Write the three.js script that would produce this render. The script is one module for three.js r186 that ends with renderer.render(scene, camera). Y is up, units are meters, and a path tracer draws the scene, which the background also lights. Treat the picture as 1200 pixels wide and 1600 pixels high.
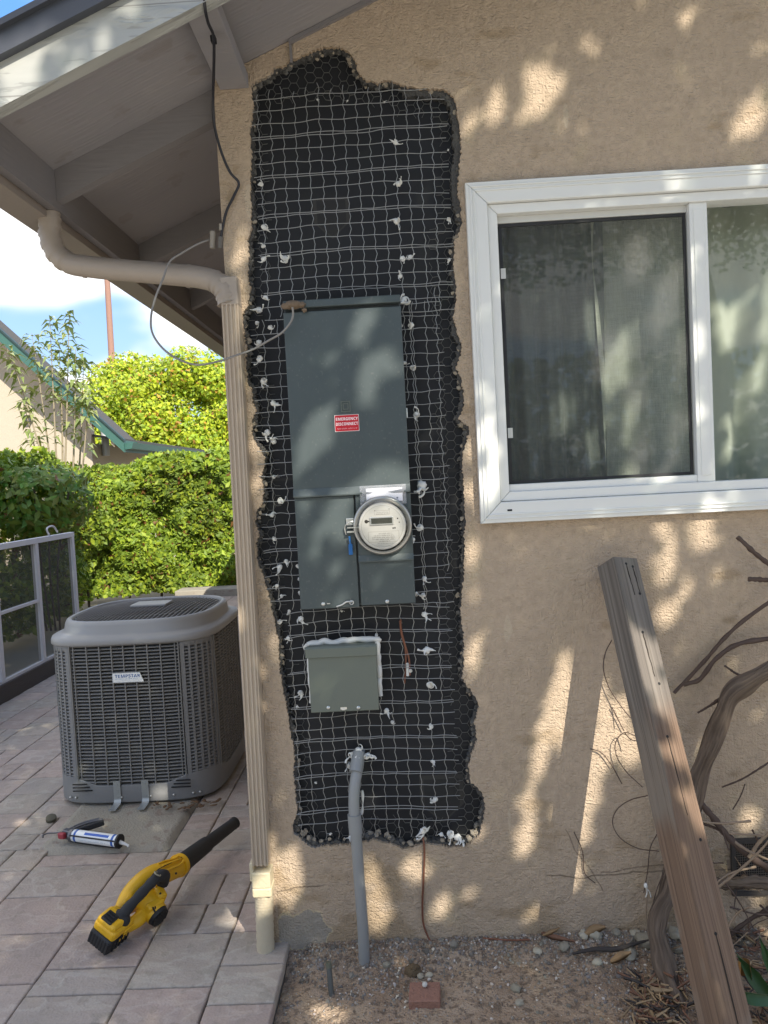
import * as THREE from 'three';
import { RoundedBoxGeometry } from 'three/addons/geometries/RoundedBoxGeometry.js';
import * as BGU from 'three/addons/utils/BufferGeometryUtils.js';

// ------------------------------------------------------------------ camera, sky, sun, exposure
const scene = new THREE.Scene();
const rad = THREE.MathUtils.degToRad;
const camera = new THREE.PerspectiveCamera(69.65, 0.75, 0.05, 400);
camera.position.set(0.48, 1.507, 2.35);
camera.rotation.set(rad(-2.6), rad(1.5), rad(-3.0), 'YXZ');
scene.add(camera);
const renderer = new THREE.WebGLRenderer({ antialias: true });
renderer.setSize(768, 1024);
renderer.toneMapping = THREE.LinearToneMapping;
renderer.toneMappingExposure = 3.75;
renderer.shadowMap.enabled = true;
const SUN_A = 0.58, SUN_B = 0.9;                       // the sun stands at (a, b, 1) from the wall
const sun = new THREE.DirectionalLight(new THREE.Color(1, 0.93, 0.8), 2.02);
sun.position.set(SUN_A * 20, SUN_B * 20, 20);
sun.castShadow = true;
sun.shadow.radius = 0.5;
sun.shadow.mapSize.set(4096, 4096);
Object.assign(sun.shadow.camera, { left: -14, right: 14, top: 14, bottom: -14, near: 1, far: 60 });
scene.add(sun, sun.target);

// ------------------------------------------------------------------ random numbers and noise
function rng(seed) {
  let s = seed >>> 0;
  return () => { s = (s + 0x6d2b79f5) >>> 0; let t = s; t = Math.imul(t ^ (t >>> 15), t | 1); t ^= t + Math.imul(t ^ (t >>> 7), t | 61); return ((t ^ (t >>> 14)) >>> 0) / 4294967296; };
}
const PERM = (() => { const r = rng(11), p = [...Array(256).keys()]; for (let i = 255; i > 0; i--) { const j = Math.floor(r() * (i + 1)); [p[i], p[j]] = [p[j], p[i]]; } return Uint8Array.from([...p, ...p]); })();
const VAL = (() => { const r = rng(12); return Float32Array.from({ length: 256 }, () => r()); })();
function vn(x, y, per = 256, k = 0) {                   // value noise in 0..1, tiles every «per»
  const xi = Math.floor(x), yi = Math.floor(y), fx = x - xi, fy = y - yi, m = (a) => ((a % per) + per) % per & 255;
  const u = fx * fx * (3 - 2 * fx), v = fy * fy * (3 - 2 * fy), x0 = m(xi), x1 = m(xi + 1), y0 = m(yi), y1 = m(yi + 1);
  const h = (a, b) => VAL[PERM[(PERM[(a + k * 37) & 255] + b) & 255]];
  return (h(x0, y0) * (1 - u) + h(x1, y0) * u) * (1 - v) + (h(x0, y1) * (1 - u) + h(x1, y1) * u) * v;
}
function fbm(x, y, oct, per = 256, k = 0) { let a = 0.5, s = 0, n = 0; for (let i = 0; i < oct; i++) { s += a * vn(x, y, per, k + i); n += a; a *= 0.5; x *= 2; y *= 2; per *= 2; } return s / n; }
const sstep = (a, b, x) => { const t = Math.min(1, Math.max(0, (x - a) / (b - a))); return t * t * (3 - 2 * t); };
const mix = (a, b, t) => a + (b - a) * t;
const mix3 = (a, b, t) => [mix(a[0], b[0], t), mix(a[1], b[1], t), mix(a[2], b[2], t)];
const enc = (c) => (c <= 0.0031308 ? 12.92 * c : 1.055 * Math.pow(c, 1 / 2.4) - 0.055) * 255;

{ // the sky: blue with broken white cloud, the same all round
  const w = 1024, h = 512, d = new Float32Array(w * h * 4);
  for (let j = 0; j < h; j++) for (let i = 0; i < w; i++) {
    const az = (i / w - 0.5) * 2 * Math.PI, el = (j / h - 0.5) * Math.PI, o = (j * w + i) * 4;
    const ce = Math.cos(el), y = Math.sin(el), x = Math.cos(az) * ce, z = Math.sin(az) * ce;
    const up = Math.max(y, 0), t = Math.pow(1 - up, 3);
    let c = mix3([0.035, 0.12, 0.32], [0.24, 0.32, 0.39], t);
    const q = 1 / (up + 0.28), n = fbm(40 + x * q * 2.6, 40 + z * q * 2.6, 5, 256, 3);
    const cl = sstep(0.395, 0.54, n), shade = 0.86 + 0.34 * fbm(90 + x * q * 5, 20 + z * q * 5, 3, 256, 9);
    c = mix3(c, [0.42 * shade, 0.407 * shade, 0.385 * shade], cl * 0.92);
    if (y < 0) c = mix3([0.38, 0.39, 0.38], [0.14, 0.13, 0.11], sstep(0, 0.12, -y));
    d[o] = c[0]; d[o + 1] = c[1]; d[o + 2] = c[2]; d[o + 3] = 1;
  }
  const sky = new THREE.DataTexture(d, w, h, THREE.RGBAFormat, THREE.FloatType);
  sky.mapping = THREE.EquirectangularReflectionMapping; sky.magFilter = sky.minFilter = THREE.LinearFilter; sky.needsUpdate = true;
  scene.background = sky; scene.environment = sky;
  scene.backgroundIntensity = scene.environmentIntensity = 1.0;
}

// ------------------------------------------------------------------ surveying: where a point seen in the photograph lies on a known plane
const V = (x, y, z) => new THREE.Vector3(x, y, z);
const EYE = camera.position.clone(), FOCAL = 1150;
const sight = (px, py) => V((px - 600) / FOCAL, (800 - py) / FOCAL, -1).applyEuler(camera.rotation);
const onPlane = (px, py, axis, value) => { const r = sight(px, py); return EYE.clone().addScaledVector(r, (value - EYE[axis]) / r[axis]); };
const onZ = (px, py, z = 0) => onPlane(px, py, 'z', z);      // walls that face the camera
const onY = (px, py, y = 0) => onPlane(px, py, 'y', y);      // ground
const onX = (px, py, x) => onPlane(px, py, 'x', x);
const CORNER = -0.045;                                       // the house's left corner
const SLOPE = 0.4167, eaveY = (x) => 2.80 + SLOPE * x;       // underside of the roof boards

// ------------------------------------------------------------------ geometry helpers
const flat = (g) => (g.index ? g.toNonIndexed() : g);
function tidy(g) { g = flat(g); for (const k of Object.keys(g.attributes)) if (!['position', 'normal', 'uv', 'color'].includes(k)) g.deleteAttribute(k); if (!g.attributes.uv) g.setAttribute('uv', new THREE.BufferAttribute(new Float32Array(g.attributes.position.count * 2), 2)); return g; }
const merge = (list) => (list.length === 1 ? tidy(list[0]) : BGU.mergeGeometries(list.map(tidy)));
function uvBox(g, ou = 0, ov = 0) {                          // uv in metres by the way each face points
  g = flat(g); const p = g.attributes.position, n = p.count, uv = new Float32Array(n * 2), a = V(0, 0, 0), b = V(0, 0, 0), c = V(0, 0, 0);
  for (let i = 0; i < n; i += 3) {
    a.fromBufferAttribute(p, i); b.fromBufferAttribute(p, i + 1); c.fromBufferAttribute(p, i + 2);
    const f = b.clone().sub(a).cross(c.clone().sub(a)), ax = Math.abs(f.x), ay = Math.abs(f.y), az = Math.abs(f.z);
    [a, b, c].forEach((q, k) => { const [u, v] = az >= ax && az >= ay ? [q.x, q.y] : ay >= ax ? [q.x, q.z] : [q.z, q.y]; uv[(i + k) * 2] = u + ou; uv[(i + k) * 2 + 1] = v + ov; });
  }
  g.setAttribute('uv', new THREE.BufferAttribute(uv, 2)); return g;
}
const box = (w, h, d, x = 0, y = 0, z = 0) => uvBox(new THREE.BoxGeometry(w, h, d).translate(x, y, z));
const rbox = (w, h, d, r, x = 0, y = 0, z = 0, s = 2) => uvBox(new RoundedBoxGeometry(w, h, d, s, r).translate(x, y, z));
const span = (x0, x1, y0, y1, z0, z1, r = 0) => (r ? rbox(x1 - x0, y1 - y0, z1 - z0, r, (x0 + x1) / 2, (y0 + y1) / 2, (z0 + z1) / 2) : box(x1 - x0, y1 - y0, z1 - z0, (x0 + x1) / 2, (y0 + y1) / 2, (z0 + z1) / 2));
const cyl = (r0, r1, h, s = 20) => new THREE.CylinderGeometry(r0, r1, h, s);
function beam(a, b, w, h, upv = V(0, 1, 0), r = 0) {         // a bar from a to b
  const d = b.clone().sub(a), L = d.length(), z = d.normalize(), x = upv.clone().cross(z).normalize(), y = z.clone().cross(x);
  const g = r ? new RoundedBoxGeometry(w, h, L, 2, r) : new THREE.BoxGeometry(w, h, L);
  return uvBox(g).applyMatrix4(new THREE.Matrix4().makeBasis(x, y, z).setPosition(a.clone().add(b).multiplyScalar(0.5)));
}
function rod(a, b, r0, r1 = r0, s = 12) { const d = b.clone().sub(a); return cyl(r1, r0, d.length(), s).applyMatrix4(new THREE.Matrix4().makeRotationFromQuaternion(new THREE.Quaternion().setFromUnitVectors(V(0, 1, 0), d.clone().normalize()))).translate((a.x + b.x) / 2, (a.y + b.y) / 2, (a.z + b.z) / 2); }
function tube(pts, r, { sides = 8, seg = 0, caps = true, smooth = true, sx = 1 } = {}) {      // a tapering tube through points; r is a number or r(t)
  const rf = typeof r === 'function' ? r : () => r;
  let P = pts;
  if (smooth) { const c = new THREE.CatmullRomCurve3(pts, false, 'centripetal'); P = c.getPoints(seg || pts.length * 4); }
  const N = P.length, pos = [], nor = [], uv = [], idx = [], rMid = rf(0.5, 0); let len = 0;
  let t0 = P[1].clone().sub(P[0]).normalize(), n = Math.abs(t0.y) < 0.9 ? V(0, 1, 0) : V(1, 0, 0); n = n.sub(t0.clone().multiplyScalar(n.dot(t0))).normalize();
  for (let i = 0; i < N; i++) {
    const t = P[Math.min(i + 1, N - 1)].clone().sub(P[Math.max(i - 1, 0)]).normalize();
    n.sub(t.clone().multiplyScalar(n.dot(t))).normalize(); const b = t.clone().cross(n);
    if (i) len += P[i].distanceTo(P[i - 1]);
    const f = i / (N - 1);
    for (let j = 0; j <= sides; j++) {
      const a = (j / sides) * Math.PI * 2, rr = rf(f, a), d = n.clone().multiplyScalar(Math.cos(a)).addScaledVector(b, Math.sin(a) * sx);
      pos.push(P[i].x + d.x * rr, P[i].y + d.y * rr, P[i].z + d.z * rr); nor.push(d.x, d.y, d.z); uv.push((j / sides) * 6.28 * rMid, len);
    }
  }
  const w = sides + 1;
  for (let i = 0; i < N - 1; i++) for (let j = 0; j < sides; j++) { const a = i * w + j; idx.push(a, a + 1, a + w, a + 1, a + w + 1, a + w); }
  if (caps) for (const [i, o] of [[0, 1], [N - 1, 0]]) { const c = pos.length / 3, t = (i ? P[N - 1].clone().sub(P[N - 2]) : P[0].clone().sub(P[1])).normalize(); pos.push(P[i].x, P[i].y, P[i].z); nor.push(t.x, t.y, t.z); uv.push(0, 0); for (let j = 0; j <= sides; j++) { const k = (i * w + j) * 3; pos.push(pos[k], pos[k + 1], pos[k + 2]); nor.push(t.x, t.y, t.z); uv.push(0, 0); } for (let j = 0; j < sides; j++) o ? idx.push(c, c + 2 + j, c + 1 + j) : idx.push(c, c + 1 + j, c + 2 + j); }
  const g = new THREE.BufferGeometry();
  g.setAttribute('position', new THREE.Float32BufferAttribute(pos, 3)); g.setAttribute('normal', new THREE.Float32BufferAttribute(nor, 3)); g.setAttribute('uv', new THREE.Float32BufferAttribute(uv, 2)); g.setIndex(idx);
  return g;
}
function lump(r, seed, rough = 0.3, detail = 1, sx = 1, sy = 1, sz = 1, facets = false) {                        // an uneven stone or blob
  const g = BGU.mergeVertices(new THREE.IcosahedronGeometry(1, detail).deleteAttribute('uv').deleteAttribute('normal')), p = g.attributes.position, R = rng(seed);
  for (let i = 0; i < p.count; i++) { const k = r * (1 + (R() - 0.5) * rough * 2); p.setXYZ(i, p.getX(i) * k * sx, p.getY(i) * k * sy, p.getZ(i) * k * sz); }
  if (facets) { const q = g.toNonIndexed(); q.computeVertexNormals(); return uvBox(q); } g.computeVertexNormals(); return uvBox(g);
}
const shapeOf = (pts) => new THREE.Shape(pts.map(([x, y]) => new THREE.Vector2(x, y)));
const extr = (shape, depth, z = 0, bevel = 0) => uvBox(new THREE.ExtrudeGeometry(shape, { depth: depth - 2 * bevel, bevelEnabled: bevel > 0, bevelThickness: bevel, bevelSize: bevel, bevelOffset: -bevel, bevelSegments: 2, curveSegments: 12 }).translate(0, 0, z + bevel));
function grid(nx, nz, f) {                                    // a sheet of nx by nz cells; f(u, v) gives a point
  const pos = [], uv = [], idx = [];
  for (let j = 0; j <= nz; j++) for (let i = 0; i <= nx; i++) { const p = f(i / nx, j / nz); pos.push(p.x, p.y, p.z); uv.push(p.u ?? p.x, p.v ?? p.z); }
  for (let j = 0; j < nz; j++) for (let i = 0; i < nx; i++) { const a = j * (nx + 1) + i; idx.push(a, a + nx + 1, a + 1, a + 1, a + nx + 1, a + nx + 2); }
  const g = new THREE.BufferGeometry(); g.setAttribute('position', new THREE.Float32BufferAttribute(pos, 3)); g.setAttribute('uv', new THREE.Float32BufferAttribute(uv, 2)); g.setIndex(idx); g.computeVertexNormals(); return g;
}

// ------------------------------------------------------------------ things, parts, setting
const used = new Map();
const numbered = (n) => { const k = used.get(n) ?? 0; used.set(n, k + 1); return k ? `${n}_${String(k).padStart(3, '0')}` : n; };
function tag(o, label, category, group) { Object.assign(o.userData, { label, category }); if (group) o.userData.group = group; return o; }
function thing(name, label, category, group, at) { const o = new THREE.Group(); o.name = numbered(name); if (at) o.position.copy(at); scene.add(o); return tag(o, label, category, group); }
function part(name, geo, mat, parent, label) {
  const m = new THREE.Mesh(Array.isArray(geo) ? merge(geo) : geo, mat); m.name = name; if (label) m.userData.label = label; parent.add(m); return m;
}
function single(name, geo, mat, label, category, group) { const m = new THREE.Mesh(Array.isArray(geo) ? merge(geo) : geo, mat); m.name = numbered(name); scene.add(m); return tag(m, label, category, group); }
function struct(name, geo, mat) { const m = new THREE.Mesh(Array.isArray(geo) ? merge(geo) : geo, mat); m.name = name; m.userData.kind = 'structure'; scene.add(m); return m; }
function settle(o, p) { o.position.copy(p); for (const c of o.children) c.position.sub(p); return o; }   // puts the origin of a thing built in place at its base
const stuff = (o) => { o.userData.kind = 'stuff'; return o; };

// ------------------------------------------------------------------ textures
function texture(w, h, f, { srgb = true, sx = 1, sy = 1 } = {}) {   // f(u, v) -> linear colour or one value; sx, sy = metres per tile
  const d = new Uint8Array(w * h * 4);
  for (let j = 0; j < h; j++) for (let i = 0; i < w; i++) { const c = f((i + 0.5) / w, (j + 0.5) / h), o = (j * w + i) * 4; if (typeof c === 'number') d[o] = d[o + 1] = d[o + 2] = Math.max(0, Math.min(255, c * 255)); else for (let k = 0; k < 3; k++) d[o + k] = Math.max(0, Math.min(255, srgb ? enc(c[k]) : c[k] * 255)); d[o + 3] = 255; }
  const t = new THREE.DataTexture(d, w, h); t.wrapS = t.wrapT = THREE.RepeatWrapping; t.magFilter = THREE.LinearFilter; t.minFilter = THREE.LinearMipmapLinearFilter; t.generateMipmaps = true;
  if (srgb) t.colorSpace = THREE.SRGBColorSpace; t.repeat.set(1 / sx, 1 / sy); t.needsUpdate = true; return t;
}
function canvasTex(w, h, draw) { const c = document.createElement('canvas'); c.width = w; c.height = h; draw(c.getContext('2d'), w, h); const t = new THREE.CanvasTexture(c); t.colorSpace = THREE.SRGBColorSpace; return t; }
const lin = (r, g, b) => new THREE.Color().setRGB(r, g, b);
const mat = (r, g, b, rough = 0.7, more = {}) => new THREE.MeshStandardMaterial({ color: lin(r, g, b), roughness: rough, ...more });
const phys = (r, g, b, rough, more = {}) => new THREE.MeshPhysicalMaterial({ color: lin(r, g, b), roughness: rough, ...more });

// ------------------------------------------------------------------ materials of the house
const crackY = (x) => 0.185 + 0.05 * (fbm(x * 3 + 5, 3, 4) - 0.5) + 0.02 * (fbm(x * 14, 8, 3) - 0.5);
const wallMap = texture(2048, 2048, (u, v) => {
  const x = u * 3, y = v > 0.96 ? v * 3.75 - 3.75 : v * 3.75;
  const big = fbm(x * 1.3, y * 1.3 + 9, 4, 256, 2) - 0.5, fine = fbm(x * 60, y * 60, 3, 256, 5) - 0.5, mid = fbm(x * 9, y * 7, 4, 256, 7) - 0.5;
  let c = mix3([0.415, 0.33, 0.256], [0.455, 0.36, 0.275], 0.5 + big * 0.6 + mid * 0.4);
  const dirt = sstep(0.62, 0.8, fbm(x * 8, y * 14, 5, 256, 11) + (y < 0.42 ? 0.3 - y * 0.7 : 0));       // splashed soil, in grainy blotches with an outline
  c = mix3(c, [0.27, 0.195, 0.115], dirt * 0.5);
  const g2 = sstep(0.66, 0.7, fbm(x * 30, y * 30, 3, 256, 13)); c = mix3(c, [0.3, 0.24, 0.18], g2 * 0.25);
  const cr = Math.abs(y - crackY(x)), on = sstep(0.42, 0.5, fbm(x * 4, 1, 3, 256, 17));                    // hairline cracks
  if (x < 1.7) c = mix3(c, [0.13, 0.1, 0.07], sstep(0.0035, 0.001, cr) * on * 0.8);
  const c2 = Math.abs(x - (0.95 + 0.6 * (0.33 - y) + 0.03 * (fbm(y * 12, 4, 3) - 0.5))); if (y > 0.13 && y < 0.34) c = mix3(c, [0.15, 0.11, 0.08], sstep(0.003, 0.001, c2) * 0.7);
  const c3 = Math.abs(y - (0.19 + 0.12 * (x - 1.06) + 0.02 * (fbm(x * 10, 14, 3) - 0.5))); if (x > 1.06 && x < 1.35) c = mix3(c, [0.15, 0.11, 0.08], sstep(0.003, 0.001, c3) * 0.7);
  const e = Math.hypot((x - 0.075) / 0.085, (y - 0.03) / 0.06) + (fbm(x * 30, y * 30, 3, 256, 19) - 0.5) * 0.9;   // a patch where the paint has peeled to the cement
  if (e < 1.1) c = mix3(c, [0.3, 0.27, 0.235], sstep(1.1, 1.0, e)); if (e > 1.0 && e < 1.12) c = mix3(c, [0.55, 0.45, 0.3], 0.6);
  const sp = fbm(x * 22, y * 5, 2, 256, 23); if (sp > 0.83) c = mix3(c, [0.55, 0.48, 0.38], 0.35);
  return c.map((q) => q * (1 + fine * 0.22));
}, { sx: 3, sy: 3.75 });
const wallBump = texture(1024, 1024, (u, v) => {
  const a = fbm(u * 26, v * 40, 4, 1, 31), warp = a * 1.6;
  const x = u, y = v, r1 = fbm(x * 24 + 0, y * 34, 3, 24, 33);
  const n1 = 1 - Math.abs(2 * vnP(u * 42, v * 46, 42, 46, 35) - 1), n2 = 1 - Math.abs(2 * vnP(u * 92, v * 98, 92, 98, 37) - 1), n3 = vnP(u * 220, v * 220, 220, 220, 39);
  return 0.34 * n1 + 0.4 * n2 + 0.24 * n3 + 0.15 * r1 - 0.08 + 0 * warp;
}, { srgb: false, sx: 0.46, sy: 0.46 });
function vnT(x, y, px, py, k) { return vn(x, y, 256, k) * 0 + vnP(x, y, px, py, k); }
function vnP(x, y, px, py, k) {
  const xi = Math.floor(x), yi = Math.floor(y), fx = x - xi, fy = y - yi, u = fx * fx * (3 - 2 * fx), v = fy * fy * (3 - 2 * fy);
  const h = (a, b) => VAL[PERM[(PERM[((a % px) + k * 37) & 255] + (b % py)) & 255]];
  return (h(xi, yi) * (1 - u) + h(xi + 1, yi) * u) * (1 - v) + (h(xi, yi + 1) * (1 - u) + h(xi + 1, yi + 1) * u) * v;
}
const M = {};
M.stucco = mat(1.08, 1.06, 1.0, 0.95, { map: wallMap, bumpMap: wallBump, bumpScale: 0.0055 });
M.stucco2 = mat(0.46, 0.36, 0.26, 0.95, { bumpMap: wallBump, bumpScale: 0.0045 });
const roughBump = texture(512, 512, (u, v) => 0.6 * vnP(u * 40, v * 40, 40, 40, 41) + 0.4 * vnP(u * 110, v * 110, 110, 110, 43), { srgb: false, sx: 0.25, sy: 0.25 });
M.baseCoat = mat(0.085, 0.082, 0.078, 0.95, { bumpMap: roughBump, bumpScale: 0.006 });
M.crumb = mat(0.34, 0.29, 0.225, 0.95, { bumpMap: roughBump, bumpScale: 0.003 });
M.crumbDark = mat(0.12, 0.115, 0.105, 0.95, { bumpMap: roughBump, bumpScale: 0.003 });
const soffitMap = texture(1024, 1024, (u, v) => {
  const n = fbm(u * 6, v * 6, 4, 6, 3), g = fbm(u * 5, v * 60, 3, 5, 8), s = sstep(0.62, 0.7, fbm(u * 14, v * 14, 4, 14, 21));
  let c = mix3([0.255, 0.242, 0.25], [0.305, 0.285, 0.285], n); c = mix3(c, [0.18, 0.15, 0.13], s * 0.35 * g * 1.6); return c;
}, { sx: 1.1, sy: 1.1 });
const woodBump = texture(512, 512, (u, v) => fbm(u * 8, v * 90, 3, 8, 61), { srgb: false, sx: 0.7, sy: 0.7 });
M.soffit = mat(1, 1, 1, 0.85, { map: soffitMap, bumpMap: woodBump, bumpScale: 0.0012 });
M.trimWood = mat(0.2, 0.185, 0.185, 0.75, { bumpMap: woodBump, bumpScale: 0.001 });
const bargeMap = texture(1024, 512, (u, v) => {
  const n = fbm(u * 7, v * 7, 4, 7, 14), f = sstep(0.6, 0.66, fbm(u * 16 + 2, v * 20, 4, 16, 29)), l = sstep(0.012, 0.004, Math.abs(v - 0.62 - 0.02 * (fbm(u * 8, 2, 3, 8) - 0.5)));
  let c = mix3([0.34, 0.345, 0.325], [0.43, 0.43, 0.4], n); c = mix3(c, [0.25, 0.25, 0.235], f * 0.6); return mix3(c, [0.16, 0.15, 0.14], l * 0.7);
}, { sx: 1.1, sy: 0.2 });
const peelBump = texture(1024, 512, (u, v) => { const a = fbm(u * 9, v * 6, 4, 9, 51), m = sstep(0.45, 0.6, fbm(u * 4, v * 3, 3, 4, 53)); return 0.5 + m * (1 - Math.abs(2 * fbm(u * 22 + a * 2, v * 12 + a * 3, 3, 22, 55) - 1)) * 0.5 * (v < 0.6 ? 1 : 0.1); }, { srgb: false, sx: 1.1, sy: 0.2 });
M.barge = mat(1, 1, 1, 0.5, { map: bargeMap, bumpMap: peelBump, bumpScale: 0.008 });
M.drip = mat(0.07, 0.075, 0.09, 0.45, { metalness: 0.2 });
M.shingle = mat(0.075, 0.072, 0.07, 0.95, { bumpMap: roughBump, bumpScale: 0.004 });
M.black = mat(0.008, 0.008, 0.009, 0.8);
M.gutter = mat(0.26, 0.22, 0.19, 0.5, { bumpMap: roughBump, bumpScale: 0.0004 });
M.room = mat(0.22, 0.21, 0.19, 0.9);
M.joist = mat(0.03, 0.027, 0.025, 0.9);
const paperMap = texture(1024, 1024, (u, v) => {          // felt paper with faint printed shields
  const n = fbm(u * 12, v * 12, 4, 12, 71); let c = mix3([0.0075, 0.0085, 0.0115], [0.014, 0.0145, 0.017], n);
  const x = u * 0.9 - 0.075, y = v * 3 - 0.3;
  for (const [cx, cy, s] of [[0.3, 2.36, 1], [0.56, 0.46, 1.25]]) { const a = Math.abs(x - cx) / s, b = (y - cy) / s, e = Math.max(a / 0.058, b / 0.05, (a * 0.9 - b - 0.062) / 0.03 + 0.4); if (e < 1) c = e > 0.8 ? [0.04, 0.037, 0.035] : [0.02, 0.0195, 0.02]; }
  for (const cy of [0.62, 1.52]) if (Math.abs(y - cy) < 0.004) c = [0.025, 0.024, 0.024];
  return c;
}, { sx: 0.9, sy: 3 });
M.paper = mat(1, 1, 1, 0.7, { map: paperMap });
M.vinyl = mat(0.74, 0.74, 0.71, 0.42);
M.vinylIn = mat(0.6, 0.6, 0.57, 0.45);
M.gasket = mat(0.02, 0.02, 0.022, 0.6);
M.glass = phys(1, 1, 1, 0.0, { transmission: 1, thickness: 0, ior: 1.5 });
M.steel = mat(0.52, 0.52, 0.52, 0.4, { metalness: 0.75 });

// ------------------------------------------------------------------ the outline of the hole broken into the render, read clockwise from its upper left
const HOLE = `392 135 398 128 420 118 430 105 445 102 450 95 478 84 505 74 530 72 545 80 553 95 560 112 572 124 590 130 604 124 620 128 640 136 665 138 690 138 703 145 712 160 718 200 720 240 717 270 715 298 720 320 722 345 716 370 710 378 708 420 712 440 714 470 708 490 714 520 722 540 718 560 712 575 720 590 726 620 722 645 716 655 733 668 730 690 722 705 724 760 727 810 725 850 727 880 722 920 720 960 725 1000 724 1040 722 1060 740 1085 748 1105 742 1130 745 1155 738 1175 732 1195 735 1222 752 1238 759 1255 756 1280 749 1305 735 1318 715 1325 690 1322 668 1318 650 1322 630 1326 610 1318 585 1312 568 1318 540 1320 510 1322 492 1325 470 1312 460 1303 459 1285 465 1270 462 1240 458 1210 460 1180 455 1150 452 1130 448 1100 442 1080 438 1050 436 1020 434 1000 428 965 422 940 415 915 412 900 402 875 400 850 405 835 398 815 400 800 408 790 412 770 408 745 414 715 405 700 394 680 393 660 399 640 396 625 392 605 385 595 384 560 386 540 380 520 378 490 388 478 386 470 392 450 386 430 390 400 387 375 394 360 392 330 391 280 393 240 390 210 395 170`.split(' ').map(Number);
const holePts = []; for (let i = 0; i < HOLE.length; i += 2) { const p = onZ(HOLE[i], HOLE[i + 1], 0); holePts.push([p.x, p.y]); }
function ragged(pts, step, amp, inset, seed) {               // subdivide, move inwards by inset(i), make ragged
  const R = rng(seed), out = [];
  for (let i = 0; i < pts.length; i++) {
    const [ax, ay] = pts[i], [bx, by] = pts[(i + 1) % pts.length], L = Math.hypot(bx - ax, by - ay), n = Math.max(1, Math.round(L / step)), nx = (by - ay) / L, ny = -(bx - ax) / L;
    for (let k = 0; k < n; k++) { const t = k / n, x = ax + (bx - ax) * t, y = ay + (by - ay) * t, m = inset(x, y) + (R() - 0.5) * 2 * amp + (fbm(x * 40 + 50, y * 40 + 50, 2, 256, seed) - 0.5) * amp * 2.5; out.push([x + nx * m, y + ny * m]); }
  }
  return out;
}
const insideHole = (x, y) => { let c = false; for (let i = 0, j = holePts.length - 1; i < holePts.length; j = i++) { const [xi, yi] = holePts[i], [xj, yj] = holePts[j]; if (yi > y !== yj > y && x < ((xj - xi) * (y - yi)) / (yj - yi) + xi) c = !c; } return c; };
const holeEdge = (x, y) => { let m = 9; for (let i = 0, j = holePts.length - 1; i < holePts.length; j = i++) { const [ax, ay] = holePts[j], [bx, by] = holePts[i], dx = bx - ax, dy = by - ay, t = Math.max(0, Math.min(1, ((x - ax) * dx + (y - ay) * dy) / (dx * dx + dy * dy))); m = Math.min(m, Math.hypot(x - ax - dx * t, y - ay - dy * t)); } return m; };
const WIN = { x0: 0.722, x1: 2.33, y0: 1.348, y1: 2.405 };

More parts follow.
